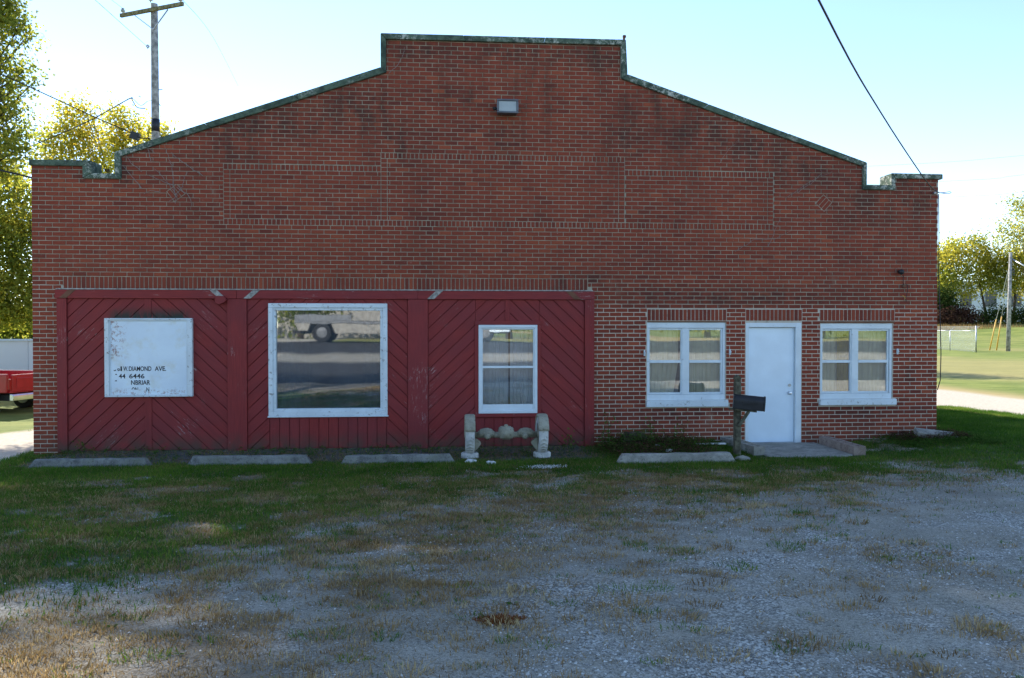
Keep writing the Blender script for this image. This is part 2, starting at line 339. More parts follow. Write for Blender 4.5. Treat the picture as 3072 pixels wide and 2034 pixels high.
# ---------------------------------------------------------------- object helpers
ORG = {}
def tag(o, label=None, cat=None, group=None, kind=None):
    if label: o['label'] = label
    if cat: o['category'] = cat
    if group: o['group'] = group
    if kind: o['kind'] = kind
    return o
def thing(name, label, cat, loc=(0, 0, 0), group=None):
    o = bpy.data.objects.new(name, None); o.empty_display_size = .2; C.objects.link(o); o.location = loc
    ORG[o.name] = Vector(loc); return tag(o, label, cat, group)
def link(name, me, parent=None, loc=None):
    o = bpy.data.objects.new(name, me); C.objects.link(o)
    if parent is not None: o.parent = parent
    if loc is not None: o.location = loc
    return o
def origin(o):
    v = Vector((0, 0, 0))
    while o is not None: v = v+o.location; o = o.parent
    return v
class MB:
    def __init__(s): s.v = []; s.f = []
    def add(s, vs, fs):
        n = len(s.v); s.v += [tuple(v) for v in vs]; s.f += [tuple(i+n for i in f) for f in fs]; return s
    def box(s, x0, x1, y0, y1, z0, z1):
        return s.add([(x0, y0, z0), (x1, y0, z0), (x1, y1, z0), (x0, y1, z0), (x0, y0, z1), (x1, y0, z1), (x1, y1, z1), (x0, y1, z1)],
                     [(3, 2, 1, 0), (4, 5, 6, 7), (0, 1, 5, 4), (1, 2, 6, 5), (2, 3, 7, 6), (3, 0, 4, 7)])
    def bar(s, a, b, w, h, upv=(0, 0, 1)):
        a = Vector(a); b = Vector(b); d = (b-a).normalized(); u = Vector(upv)
        if abs(d.dot(u)) > .95: u = Vector((0, 1, 0))
        r = d.cross(u).normalized(); u = r.cross(d).normalized()
        P = []
        for q in (a, b):
            for (i, j) in ((-1, -1), (1, -1), (1, 1), (-1, 1)): P.append(q+r*(i*w/2)+u*(j*h/2))
        return s.add(P, [(0, 3, 2, 1), (4, 5, 6, 7), (0, 1, 5, 4), (1, 2, 6, 5), (2, 3, 7, 6), (3, 0, 4, 7)])
    def tube(s, pts, r, n=8, cap=True):
        pts = [Vector(p) for p in pts]; rr = r if hasattr(r, '__len__') else [r]*len(pts)
        rings = []; prev = None
        for i, p in enumerate(pts):
            d = (pts[min(i+1, len(pts)-1)]-pts[max(i-1, 0)]).normalized()
            if prev is None:
                a = Vector((0, 0, 1)) if abs(d.z) < .9 else Vector((1, 0, 0)); u = d.cross(a).normalized()
            else:
                u = (prev-d*prev.dot(d)).normalized()
            prev = u; q = d.cross(u)
            rings.append([p+(u*math.cos(2*math.pi*k/n)+q*math.sin(2*math.pi*k/n))*rr[i] for k in range(n)])
        V = [v for g in rings for v in g]; F = []
        for i in range(len(pts)-1):
            for k in range(n):
                a = i*n+k; b = i*n+(k+1) % n; F.append((a, b, b+n, a+n))
        if cap: F.append(tuple(range(n-1, -1, -1))); F.append(tuple((len(pts)-1)*n+k for k in range(n)))
        return s.add(V, F)
    def prism(s, poly, y0, y1):
        "poly of (x,z), extruded y0..y1"
        n = len(poly); V = [(p[0], y0, p[1]) for p in poly]+[(p[0], y1, p[1]) for p in poly]
        F = [tuple(range(n)), tuple(range(2*n-1, n-1, -1))]+[(i, i+n, (i+1) % n+n, (i+1) % n) for i in range(n)]
        return s.add(V, F)
    def build(s, name, m, parent=None, bevel=0, smooth=False, org=None, segs=1):
        o0 = Vector(org) if org is not None else (origin(parent) if parent is not None else Vector((0, 0, 0)))
        me = bpy.data.meshes.new(name)
        me.from_pydata([(v[0]-o0[0], v[1]-o0[1], v[2]-o0[2]) for v in s.v], [], s.f)
        bm = bmesh.new(); bm.from_mesh(me)
        bmesh.ops.recalc_face_normals(bm, faces=bm.faces)
        if bevel: bmesh.ops.bevel(bm, geom=list(bm.edges), offset=bevel, segments=segs, affect='EDGES', clamp_overlap=True)
        bm.to_mesh(me); bm.free()
        if smooth: me.polygons.foreach_set('use_smooth', [True]*len(me.polygons))
        me.materials.append(m)
        o = link(name, me, parent)
        if org is not None: o.location = o0-(origin(parent) if parent is not None else Vector((0, 0, 0)))
        return o
def nmesh(name, V, F, m, parent=None, tint=None, attrs=None, org=(0, 0, 0), smooth=False):
    "V (n,3) array, F (m,k) array"
    me = bpy.data.meshes.new(name); V = np.asarray(V, np.float32)-np.array(org, np.float32); F = np.asarray(F, np.int32)
    k = F.shape[1]
    me.vertices.add(len(V)); me.vertices.foreach_set('co', V.ravel())
    me.loops.add(F.size); me.loops.foreach_set('vertex_index', F.ravel())
    me.polygons.add(len(F)); me.polygons.foreach_set('loop_start', np.arange(0, F.size, k, dtype=np.int32))
    me.polygons.foreach_set('loop_total', np.full(len(F), k, np.int32))
    me.update(calc_edges=True)
    if smooth: me.polygons.foreach_set('use_smooth', np.ones(len(F), bool))
    if tint is not None:
        a = me.attributes.new('tint', 'FLOAT', 'FACE'); a.data.foreach_set('value', np.asarray(tint, np.float32))
    for kk, vv in (attrs or {}).items():
        a = me.attributes.new(kk, 'FLOAT', 'POINT'); a.data.foreach_set('value', np.asarray(vv, np.float32))
    me.materials.append(m); o = link(name, me, parent)
    return o
def clip(poly, nx, nz, c):
    "keep nx*x+nz*z<=c"
    out = []
    for i in range(len(poly)):
        a = poly[i]; b = poly[(i+1) % len(poly)]; da = nx*a[0]+nz*a[1]-c; db = nx*b[0]+nz*b[1]-c
        if da <= 0: out.append(a)
        if da*db < 0: t = da/(da-db); out.append((a[0]+(b[0]-a[0])*t, a[1]+(b[1]-a[1])*t))
    return out
def area(p): return abs(sum(p[i][0]*p[(i+1) % len(p)][1]-p[(i+1) % len(p)][0]*p[i][1] for i in range(len(p))))/2 if len(p) > 2 else 0

# ---------------------------------------------------------------- ground sheet
def axis(dense, far0, far1):
    a, b, st = dense; c = list(np.arange(a, b+1e-6, st)); s = st; x = b
    while x < far1: s *= 1.12; x += s; c.append(x)
    s = st; x = a; l = []
    while x > far0: s *= 1.12; x -= s; l.append(x)
    return np.array(l[::-1]+c)
gx = axis((-2.5, 19.0, .075), -2500, 2500); gy = axis((-10.2, 1.0, .065), -2500, 2500)
XX, YY = np.meshgrid(gx, gy); ZZ = gz(XX, YY)
nx_, ny_ = len(gx), len(gy)
idx = np.arange(nx_*ny_).reshape(ny_, nx_)
F = np.stack([idx[:-1, :-1], idx[:-1, 1:], idx[1:, 1:], idx[1:, :-1]], -1).reshape(-1, 4)
G_, D_ = f_green(XX, YY), f_dry(XX, YY); A_ = f_apron(XX, YY); DV = f_drive(XX, YY)
field = np.clip(ss(2.0, 4.0, YY+(XX < 0)*1.5)+ss(-1.2, -2.5, XX)*ss(-9, -7, YY)+ss(23.3, 24.2, XX), 0, 1)
field = field*((YY > -1.5) | (XX < -1) | (XX > 23))*(YY > -16)
straw = ss(24.5, 23.4, XX+(fbm(XX, YY, 2, 91)-.5)*2)*(XX > 15)*ss(18.4, 18.8, XX)+.9*ss(25.5, 23.8, XX)*(XX > 22)*.8
straw = np.clip(straw+ss(.6, .8, fbm(XX, YY, 6, 95))*.5+.5*ss(30, 36, np.hypot(XX, YY))*(1-ss(50, 62, np.hypot(XX, YY))), 0, 1)
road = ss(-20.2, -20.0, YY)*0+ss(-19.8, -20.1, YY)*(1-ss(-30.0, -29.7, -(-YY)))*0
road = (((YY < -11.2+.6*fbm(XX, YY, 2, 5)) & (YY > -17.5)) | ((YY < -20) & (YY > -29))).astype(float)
field = np.maximum(field, (YY < -29.2)*1.0)
D_ = D_*(YY > -14)*(YY < .2)*(XX > -3); A_ = A_
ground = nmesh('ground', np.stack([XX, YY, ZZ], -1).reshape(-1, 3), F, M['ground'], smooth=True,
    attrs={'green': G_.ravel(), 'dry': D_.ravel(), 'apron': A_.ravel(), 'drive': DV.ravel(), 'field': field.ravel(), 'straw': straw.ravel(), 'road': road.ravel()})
tag(ground, kind='structure')

# ---------------------------------------------------------------- the brick building
bld = thing('brick_building', 'low red brick building with stepped gable and red timber front', 'building', (7.85, 0, 0))
outer = [(-.02, 4.84), (.97, 4.84), (.97, 4.63), (1.34, 4.63), (1.34, 4.985), (5.715, 6.50), (5.715, 7.075), (9.945, 7.085), (9.975, 6.49), (14.325, 5.025), (14.325, 4.63), (14.787, 4.63), (14.787, 4.845), (15.75, 4.84)]
inner = [(-.02, 4.745), (.83, 4.745), (.83, 4.545), (1.44, 4.545), (1.44, 4.918), (5.807, 6.415), (5.807, 6.980), (9.853, 6.988), (9.872, 6.41), (14.255, 4.955), (14.255, 4.545), (14.865, 4.545), (14.865, 4.752), (15.75, 4.75)]
HOLES = [(3.93, 5.78, .62, 2.42), (7.40, 8.37, .62, 2.10), (10.34, 11.76, .79, 2.165), (12.13, 13.145, -.02, 2.155), (13.5, 14.85, .79, 2.15)]
def wall_mesh(outline, holes, y0, y1, name, m, parent):
    bm = bmesh.new()
    def loop(pts):
        vs = [bm.verts.new((x, y0, z)) for x, z in pts]
        for i in range(len(vs)): bm.edges.new((vs[i], vs[(i+1) % len(vs)]))
    loop(outline)
    for a, b, c, d in holes: loop([(a, c), (b, c), (b, d), (a, d)])
    bmesh.ops.triangle_fill(bm, use_beauty=True, use_dissolve=False, edges=list(bm.edges))
    g = bmesh.ops.extrude_face_region(bm, geom=list(bm.faces))
    for v in [e for e in g['geom'] if isinstance(e, bmesh.types.BMVert)]: v.co.y = y1
    bmesh.ops.recalc_face_normals(bm, faces=bm.faces)
    o0 = origin(parent)
    for v in bm.verts: v.co -= o0
    me = bpy.data.meshes.new(name); bm.to_mesh(me); bm.free(); me.materials.append(m)
    return link(name, me, parent)
outl = [(0, -.3), (15.69, -.3), (15.69, 4.77)]+[(x, z+.02) for x, z in inner[::-1][1:-1]]+[(0, 4.765)]
wall_mesh(outl, HOLES, .006, .22, 'wall', M['mortar'], bld)
xs = N('brick_side'); p_ = xs.pos(); bt = xs.n('ShaderNodeTexBrick'); v_ = xs.n('ShaderNodeCombineXYZ'); xs.set(v_.inputs[0], xs.sep(p_, 1)); xs.set(v_.inputs[1], xs.sep(p_, 2)); xs.set(bt.inputs['Vector'], v_.outputs[0])
for k, v in (('Scale', 1.0), ('Brick Width', .216), ('Row Height', .0731), ('Mortar Size', .006)): bt.inputs[k].default_value = v
bt.inputs['Color1'].default_value = (.22, .045, .03, 1); bt.inputs['Color2'].default_value = (.33, .062, .035, 1); bt.inputs['Mortar'].default_value = (.42, .34, .25, 1)
M['brickside'] = xs.end(xs.bsdf(bt.outputs[0], .9))
MB().box(0, .22, .222, 24, -.3, 4.2).build('side_wall', M['brickside'], bld)
MB().box(15.47, 15.69, .222, 24, -.3, 4.2).build('side_wall', M['brickside'], bld)
MB().box(.222, 15.468, 23.8, 24, -.3, 4.2).build('rear_wall', M['brickside'], bld)
rp = [(-.05, 4.21), (1.4, 4.42), (5.8, 5.95), (9.9, 5.95), (14.3, 4.42), (15.74, 4.21)]
MB().prism(rp+[(x, z+.06) for x, z in rp[::-1]], .225, 24.2).build('roof', M['roofm'], bld)
MB().box(.225, 15.465, 6.0, 6.1, -.1, 4.2).build('inner_wall', M['dark'], bld)
MB().box(.225, 15.465, .225, 6.0, -.1, .0).build('inner_floor', M['floorm'], bld)
MB().box(.225, 15.465, .225, 6.0, 2.75, 2.85).build('inner_ceiling', M['dark'], bld)
MB().box(9.15, 9.25, .225, 6.0, 0, 2.75).build('inner_partition', M['dark'], bld)
# coping stones
for i in range(len(outer)-1):
    a, b, c, d = outer[i], outer[i+1], inner[i+1], inner[i]
    L = math.hypot(b[0]-a[0], b[1]-a[1]); n = max(1, round(L/1.35))
    for k in range(n):
        t0, t1 = k/n, (k+1)/n; g = .0015/L
        lp = lambda p, q, t: (p[0]+(q[0]-p[0])*t, p[1]+(q[1]-p[1])*t)
        t0 += g; t1 -= g; j = random.uniform(-.006, .006)
        MB().prism([lp(d, c, t0), lp(d, c, t1), lp(a, b, t1), lp(a, b, t0)], -.045+j, .36).build('coping_stone', M['coping'], bld, bevel=.008)

# bricks ------------------------------------------------------------
BR = []   # (poly[(x,z)], tint, full)
def holes_for(x0, x1, z0, z1, H):
    segs = [(x0, x1)]
    for (a, b, c, d) in H:
        if z1 > c+.008 and z0 < d-.008:
            ns = []
            for s0, s1 in segs:
                if b <= s0 or a >= s1: ns.append((s0, s1)); continue
                if a > s0: ns.append((s0, a))
                if b < s1: ns.append((b, s1))
            segs = ns
    return segs
bx0, bx1 = 0.0, 15.69
MORT = .0125
def zone(x0, x1, z0, z1, rows, pitch=.216, off=0.0, H=(), clips=None, mort=MORT):
    h = (z1-z0)/rows
    for r in range(rows):
        a, b = z0+r*h, z0+(r+1)*h
        for s0, s1 in holes_for(x0, x1, a, b, H):
            ph = (off+(r % 2)*.5)*pitch
            k = math.floor((s0-x0-ph)/pitch)
            X = x0+ph+k*pitch
            while X < s1-.004:
                p0, p1 = max(X, s0), min(X+pitch, s1)
                if p1-p0 > .035:
                    mm = mort/2; jj = random.uniform(-.0015, .0015)
                    m0 = mm if p0 > bx0+.001 else 0; m1 = mm if p1 < bx1-.001 else 0
                    full = p0 == X and p1 == X+pitch
                    poly = [(p0+m0, a+mm+jj), (p1-m1, a+mm+jj), (p1-m1, b-mm+jj), (p0+m0, b-mm+jj)]
                    if clips:
                        for nx, nz, c, xa, xb in clips:
                            if p1 > xa and p0 < xb and poly: poly = clip(poly, nx, nz, c); full = full and len(poly) == 4 and abs(area(poly)-(pitch-2*mm)*(h-2*mm)) < 1e-5
                    if len(poly) > 2 and area(poly) > .0006:
                        t = min(1, max(0, random.gauss(.45, .15)+.12*(math.sin(a*9.1)+math.sin(p0*1.7))))
                        if random.random() < .03: t = 0
                        if random.random() < .03: t = 1
                        BR.append((poly, t, full and mort))
                X += pitch
def soldiers(x0, x1, z0, z1, w=.0722, H=()):
    n = round((x1-x0)/w); w = (x1-x0)/n
    for k in range(n):
        m = MORT/2+.0015
        BR.append(([(x0+k*w+m, z0+m), (x0+(k+1)*w-m, z0+m), (x0+(k+1)*w-m, z1-m), (x0+k*w+m, z1-m)], min(1, max(0, random.gauss(.45, .22))), 0))
CH = [(.46, 9.36, -.3, 2.715)]
LN = [(.49, 9.285, 2.715, 2.925), (10.345, 11.775, 2.19, 2.40), (12.125, 13.16, 2.19, 2.40), (13.487, 14.885, 2.19, 2.40)]
OP = [(10.336, 11.764, .78, 2.19), (10.322, 11.80, .670, .79), (12.12, 13.152, -.3, 2.19), (13.497, 14.852, .78, 2.19), (13.478, 14.91, .678, .79)]
zone(0, .49, -.1462, 2.925, 42, H=CH, mort=.0135)
zone(9.285, 15.69, -.1462, 2.925, 42, H=CH+[l for l in LN]+OP, off=.3, mort=.0145)
for a, b, c, d in LN: soldiers(a, b, c, d)
# upper wall outside the framed panels
PN = [(3.089, 12.62, 3.807, 4.833), (5.713, 9.937, 3.9, 5.061)]
def line(p, q):   # clip below the line p->q (p left of q)
    nx, nz = -(q[1]-p[1]), (q[0]-p[0]); return nx, nz, nx*p[0]+nz*p[1]
cl = []
for (p, q) in ((inner[0], inner[1]), (inner[2], inner[3]), (inner[4], inner[5]), (inner[6], inner[7]), (inner[8], inner[9]), (inner[10], inner[11]), (inner[12], inner[13])):
    nx, nz, c = line(p, q); cl.append((nx, nz, c, p[0], q[0]))
DI = [(2.30-.11, 2.30+.13, 4.33-.1, 4.33+.1), (13.55-.11, 13.55+.11, 4.30-.1, 4.30+.1)]
# split the upper wall in columns so every column has one clip line
cols = [(0, .83, 0), (.83, 1.44, 1), (1.44, 5.807, 2), (5.807, 9.853, 3), (9.853, 14.255, 4), (14.255, 14.865, 5), (14.865, 15.69, 6)]
def clip_top(poly):
    x0 = min(p[0] for p in poly); x1 = max(p[0] for p in poly); res = []
    for a, b, i in cols:
        if x1 > a and x0 < b:
            q = poly
            if x0 < a: q = clip(q, -1, 0, -a)
            if x1 > b: q = clip(q, 1, 0, b)
            if len(q) > 2: q = clip(q, *cl[i][:3])
            if len(q) > 2 and area(q) > .0002: res.append(q)
    return res
DM = [(2.31, 4.33, R(-52)), (13.55, 4.30, R(48))]
def off_diamond(poly):
    out = [poly]
    for cx, cz, ang in DM:
        if abs(poly[0][0]-cx) > .5 or abs(poly[0][1]-cz) > .3: continue
        res = []
        for q in out:
            rest = q
            for k in range(4):
                a = ang+k*math.pi/2; nx, nz = math.cos(a), math.sin(a); c = nx*cx+nz*cz+.112
                o_ = clip(rest, -nx, -nz, -c)
                if len(o_) > 2 and area(o_) > .00025: res.append(o_)
                rest = clip(rest, nx, nz, c)
                if len(rest) < 3: break
        out = res
    return out
n0 = len(BR)
zone(0, 15.69, 2.925, 2.925+.0736*57, 57, H=PN)
up_, BR = BR[n0:], BR[:n0]
for poly, t, full in up_:
    if poly[2][1] < 4.5:
        for q in off_diamond(poly): BR.append((q, t, full if len(q) == 4 and abs(area(q)-area(poly)) < 1e-6 else 0))
        continue
    for q in clip_top(poly):
        BR.append((q, t, full if len(q) == 4 and abs(area(q)-area(poly)) < 1e-6 else 0))
soldiers(3.089, 5.713, 4.733, 4.833); soldiers(9.937, 12.62, 4.733, 4.833); soldiers(5.713, 9.937, 4.961, 5.061)
soldiers(3.089, 12.62, 3.807, 3.912)
def stack(x0, x1, z0, z1, rows):
    h = (z1-z0)/rows; m = MORT/2
    for r in range(rows): BR.append(([(x0+m, z0+r*h+m), (x1-m, z0+r*h+m), (x1-m, z0+(r+1)*h-m), (x0+m, z0+(r+1)*h-m)], min(1, max(0, random.gauss(.5, .15))), 0))
stack(3.089, 3.195, 3.912, 4.733, 11); stack(12.515, 12.62, 3.912, 4.733, 11)
stack(5.713, 5.82, 3.912, 4.961, 14); stack(9.83, 9.937, 3.912, 4.961, 14)
zone(3.195, 5.713, 3.912, 4.733, 11, off=.4); zone(9.937, 12.515, 3.912, 4.733, 11, off=.1); zone(5.82, 9.83, 3.912, 4.961, 14, off=.2)
# the little diamonds of slanted bricks
def diamond(cx, cz, ang):
    r, m = .105, .006; ca, sa = math.cos(ang), math.sin(ang)
    rot = lambda u, v: (cx+u*ca-v*sa, cz+u*sa+v*ca)
    w = .21/3
    for k in range(3):
        a, b = -.105+k*w+m, -.105+(k+1)*w-m
        BR.append(([rot(-.105+m, a), rot(.105-m, a), rot(.105-m, b), rot(-.105+m, b)], random.uniform(.5, .8), 0))
    # cut pieces round it
for d_ in DM: diamond(*d_)
def tri_fill(cx, cz, H_):
    x0, x1, z0, z1 = H_
# choose the 300 that show largest
def showsize(poly):
    c = Vector((sum(p[0] for p in poly)/len(poly), 0, sum(p[1] for p in poly)/len(poly)))
    d = (c-CAM); dd = d.dot(fwd); return area(poly)/dd**2*abs(d.normalized().y)*1.0/(dd/d.length)
def visible(poly):
    x = poly[0][0]; z = poly[0][1]
    return z > (.18 if x > 9.3 else .06)
cand = [i for i, b in enumerate(BR) if b[2] and visible(b[0])]
cand.sort(key=lambda i: -showsize(BR[i][0])); pick = set(cand[:299])
VAR = {}
def brick_mesh(w, h, kv):
    key = (round(w, 3), round(h, 3), kv)
    if key in VAR: return VAR[key]
    mb = MB(); j = lambda: random.uniform(-.0012, .0012)
    e = .003
    V = [(-w/2+e, -.0, -h/2+e), (w/2-e, 0, -h/2+e), (w/2-e, 0, h/2-e), (-w/2+e, 0, h/2-e)]+[(-w/2+j(), .004, -h/2+j()), (w/2+j(), .004, -h/2+j()), (w/2+j(), .004, h/2+j()), (-w/2+j(), .004, h/2+j())]+[(-w/2, .03, -h/2), (w/2, .03, -h/2), (w/2, .03, h/2), (-w/2, .03, h/2)]
    Fq = [(0, 1, 2, 3)]+[(i, i+4, (i+1) % 4+4, (i+1) % 4) for i in range(4)]+[(i+4, i+8, (i+1) % 4+8, (i+1) % 4+4) for i in range(4)]
    me = bpy.data.meshes.new('brick'); me.from_pydata(V, [], Fq)
    bm = bmesh.new(); bm.from_mesh(me)
    bmesh.ops.recalc_face_normals(bm, faces=bm.faces)
    for f in bm.faces:
        pass
    bm.to_mesh(me); bm.free()
    t = [.1, .25, .35, .42, .5, .58, .7, .95][kv]
    a = me.attributes.new('tint', 'FLOAT', 'FACE'); a.data.foreach_set('value', [t]*len(me.polygons))
    me.materials.append(M['brick']); VAR[key] = me; return me
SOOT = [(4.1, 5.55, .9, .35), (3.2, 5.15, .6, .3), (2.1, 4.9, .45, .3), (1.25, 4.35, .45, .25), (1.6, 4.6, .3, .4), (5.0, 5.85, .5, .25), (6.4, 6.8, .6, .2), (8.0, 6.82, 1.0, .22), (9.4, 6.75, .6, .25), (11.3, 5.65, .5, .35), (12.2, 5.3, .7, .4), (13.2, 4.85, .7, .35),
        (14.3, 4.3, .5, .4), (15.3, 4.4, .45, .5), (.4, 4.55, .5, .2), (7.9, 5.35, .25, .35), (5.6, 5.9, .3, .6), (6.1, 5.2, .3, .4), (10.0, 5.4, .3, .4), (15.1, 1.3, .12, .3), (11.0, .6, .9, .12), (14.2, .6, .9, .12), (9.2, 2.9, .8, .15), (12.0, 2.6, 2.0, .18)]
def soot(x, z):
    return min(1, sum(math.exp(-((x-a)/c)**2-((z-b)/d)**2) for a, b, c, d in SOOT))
o0 = origin(bld); V = []; Fs = []; T = []; S_ = []
tl = [.1, .25, .35, .42, .5, .58, .7, .95]
for i, (poly, t, full) in enumerate(BR):
    y = random.uniform(-.0045, -.001)
    if i in pick:
        w_ = poly[1][0]-poly[0][0]; h_ = poly[2][1]-poly[1][1]
        kv = min(range(8), key=lambda k: abs(tl[k]-t))
        o = link('brick', brick_mesh(w_, h_, kv), bld); o.location = Vector(((poly[0][0]+poly[1][0])/2, y, (poly[0][1]+poly[2][1])/2))-o0
        continue
    n = len(V); k = len(poly)
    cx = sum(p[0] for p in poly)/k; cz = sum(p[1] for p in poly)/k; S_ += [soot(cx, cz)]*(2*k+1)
    for p in poly:
        dx, dz = cx-p[0], cz-p[1]; l = math.hypot(dx, dz)+1e-6
        V.append((p[0]+dx/l*.0035-o0.x, y, p[1]+dz/l*.0035))
    V += [(p[0]-o0.x, y+.004, p[1]) for p in poly]+[(p[0]-o0.x, .02, p[1]) for p in poly]
    Fs.append(tuple(n+j for j in range(k))); T.append(t)
    for j in range(k):
        j2 = (j+1) % k
        Fs.append((n+j2, n+j, n+j+k, n+j2+k)); T.append(t)
        Fs.append((n+j2+k, n+j+k, n+j+2*k, n+j2+2*k)); T.append(t)
me = bpy.data.meshes.new('brickwork'); me.from_pydata(V, [], Fs)
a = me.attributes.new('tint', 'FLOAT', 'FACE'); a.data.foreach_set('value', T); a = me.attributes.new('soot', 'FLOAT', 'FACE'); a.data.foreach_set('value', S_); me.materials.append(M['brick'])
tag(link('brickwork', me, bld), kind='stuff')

# red timber cladding ----------------------------------------------
MB().prism([(.41, -.02), (9.385, -.02), (9.385, 2.69), (.41, 2.69)][:0] or [(.41, -.02), (3.93, -.02), (3.93, 2.69), (.41, 2.69)], -.028, .0).build('backing_board', M['red'], bld)
MB().box(5.78, 7.40, -.028, 0, -.02, 2.69).build('backing_board', M['red'], bld)
MB().box(8.37, 9.385, -.028, 0, -.02, 2.69).build('backing_board', M['red'], bld)
for a, b in ((-.02, .62), (2.42, 2.69)): MB().box(3.9305, 5.7795, -.028, 0, a, b).build('backing_board', M['red'], bld)
for a, b in ((-.02, .62), (2.10, 2.69)): MB().box(7.4005, 8.3695, -.028, 0, a, b).build('backing_board', M['red'], bld)
def board(poly, d, y0, y1, name='board', m=None, bev=.004, parent=None):
    parent = parent or bld
    k = len(poly); c = Vector((sum(p[0] for p in poly)/k, (y0+y1)/2, sum(p[1] for p in poly)/k))
    dx, dz = d; n = []
    for p in poly:
        rx, rz = p[0]-c.x, p[1]-c.z; n.append((rx*dx+rz*dz, -rx*dz+rz*dx))
    mb = MB().prism(n, y0-c.y, y1-c.y)
    o = mb.build(name, m or M['red'], None, bevel=bev)
    o.parent = parent; o.location = c-origin(parent); o.rotation_euler = (0, -math.atan2(dz, dx), 0)
    return o
def strips(x0, x1, z0, z1, sgn, ax, az, wd=.170, gap=.005):
    a = R(43.5); d = (math.cos(a), sgn*math.sin(a)); nrm = (-d[1]*sgn, d[0])
    nrm = (-math.sin(a)*sgn, math.cos(a))
    cs = [(x-ax)*nrm[0]+(z-az)*nrm[1] for x in (x0, x1) for z in (z0, z1)]
    for k in range(math.floor(min(cs)/wd), math.ceil(max(cs)/wd)+1):
        lo, hi = k*wd+gap, (k+1)*wd-gap
        base = ax*nrm[0]+az*nrm[1]
        p = clip([(x0, z0), (x1, z0), (x1, z1), (x0, z1)], nrm[0], nrm[1], base+hi)
        if len(p) > 2: p = clip(p, -nrm[0], -nrm[1], -(base+lo))
        if len(p) > 2 and area(p) > .0015:
            q = [p[0]]
            for r in p[1:]:
                if math.hypot(r[0]-q[-1][0], r[1]-q[-1][1]) > .004: q.append(r)
            if math.hypot(q[0][0]-q[-1][0], q[0][1]-q[-1][1]) < .004: q.pop()
            if len(q) > 2: board(q, d, -.052+random.uniform(-.003, .002), -.03, 'board')
zb, zt = .022, 2.557
strips(.578, 1.862, zb, zt, 1, .578, .35); strips(1.866, 3.158, zb, zt, -1, 1.87, 1.2)
strips(3.484, 3.845, zb, zt, 1, 3.48, .45); strips(5.81, 6.166, zb, zt, -1, 5.82, .52)
strips(3.849, 4.83, 2.47, zt, 1, 3.48, .45); strips(4.834, 5.806, 2.47, zt, -1, 5.82, .52)
strips(6.514, 7.325, zb, zt, 1, 6.51, .41); strips(7.329, 7.874, 2.185, zt, 1, 6.51, .41)
strips(7.878, 8.425, 2.185, zt, -1, 8.44, .42); strips(8.429, 9.218, zb, zt, -1, 8.44, .42)
def vboards(x0, x1, z0, z1, n):
    w_ = (x1-x0)/n
    for k in range(n):
        a, b = x0+k*w_+.004, x0+(k+1)*w_-.004
        board([(a, z0), (b, z0), (b, z1), (a, z1)], (0, 1), -.050+random.uniform(-.003, .003), -.03, 'board')
vboards(3.849, 5.806, zb, .59, 12); vboards(7.329, 8.425, zb, .575, 7)
for a, b in ((.42, .575), (3.163, 3.48), (6.17, 6.51), (9.222, 9.388)):
    board([(a, .0), (b, .0), (b, 2.554), (a, 2.554)], (0, 1), -.085, -.03, 'post')
board([(1.815, .03), (1.925, .03), (1.925, 2.554), (1.815, 2.554)], (0, 1), -.066, -.045, 'batten')
board([(7.835, 2.19), (7.917, 2.19), (7.917, 2.554), (7.835, 2.554)], (0, 1), -.066, -.045, 'batten')
hb = [(.40, 3.32), (3.323, 6.34), (6.343, 9.39)]
for a, b in hb: board([(a, 2.557), (b, 2.557), (b, 2.70), (a, 2.70)], (1, 0), -.095, -.028, 'header_board')
MB().box(.42, 9.36, -.10, 0, 2.703, 2.722).build('flashing', M['stubg'], bld)
for px, s, m in ((.60, 1, 'rust'), (3.02, -1, 'stubg'), (3.57, 1, 'stubg'), (6.0, -1, 'red'), (6.63, 1, 'stubg'), (9.02, -1, 'rust')):
    w_ = .06; sh = .075*s
    MB().prism([(px-w_-sh, 2.560), (px+w_-sh, 2.560), (px+w_+sh, 2.697), (px-w_+sh, 2.697)], -.103, -.094).build('brace_stub', M[m], bld, bevel=.002)
MB().prism([(2.98, 2.49), (3.05, 2.455), (3.13, 2.49), (3.17, 2.53), (3.13, 2.60), (3.0, 2.60)], -.16, -.096).build('brace_stub', M['red'], bld, bevel=.004)
MB().box(2.0, 9.1, -.06, .0, -.06, .018).build('sill_plate', M['postwood'], bld)
MB().box(.58, 1.99, -.06, .0, -.06, .018).build('sill_plate', M['postwood'], bld)

# windows ------------------------------------------------------------
def frame_mb(x0, x1, z0, z1, w, y0, y1, mb=None, wb=None, wt=None):
    mb = mb or MB(); wb = wb or w; wt = wt or w
    mb.box(x0, x1, y0, y1, z0, z0+wb).box(x0, x1, y0, y1, z1-wt, z1).box(x0, x0+w, y0, y1, z0+wb+.0005, z1-wt-.0005).box(x1-w, x1, y0, y1, z0+wb+.0005, z1-wt-.0005)
    return mb
def pane(x0, x1, z0, z1, y, m, parent): return MB().box(x0, x1, y, y+.005, z0, z1).build('pane', m, parent)
# large display window
wn = frame_mb(3.836, 5.822, .578, 2.482, .075, -.088, -.03).build('window', M['white'], bld, bevel=.005)
wn['label'] = 'large square single pane display window with chipped white frame'
frame_mb(3.9115, 5.7465, .6535, 2.4065, .045, -.07, .10).build('stop_bead', M['white'], wn, bevel=.004)
MB().box(3.82, 5.84, -.10, -.03, .556, .5775).build('sill', M['white3'], wn, bevel=.004)
pane(3.95, 5.71, .69, 2.37, -.012, M['glassbig'], wn)
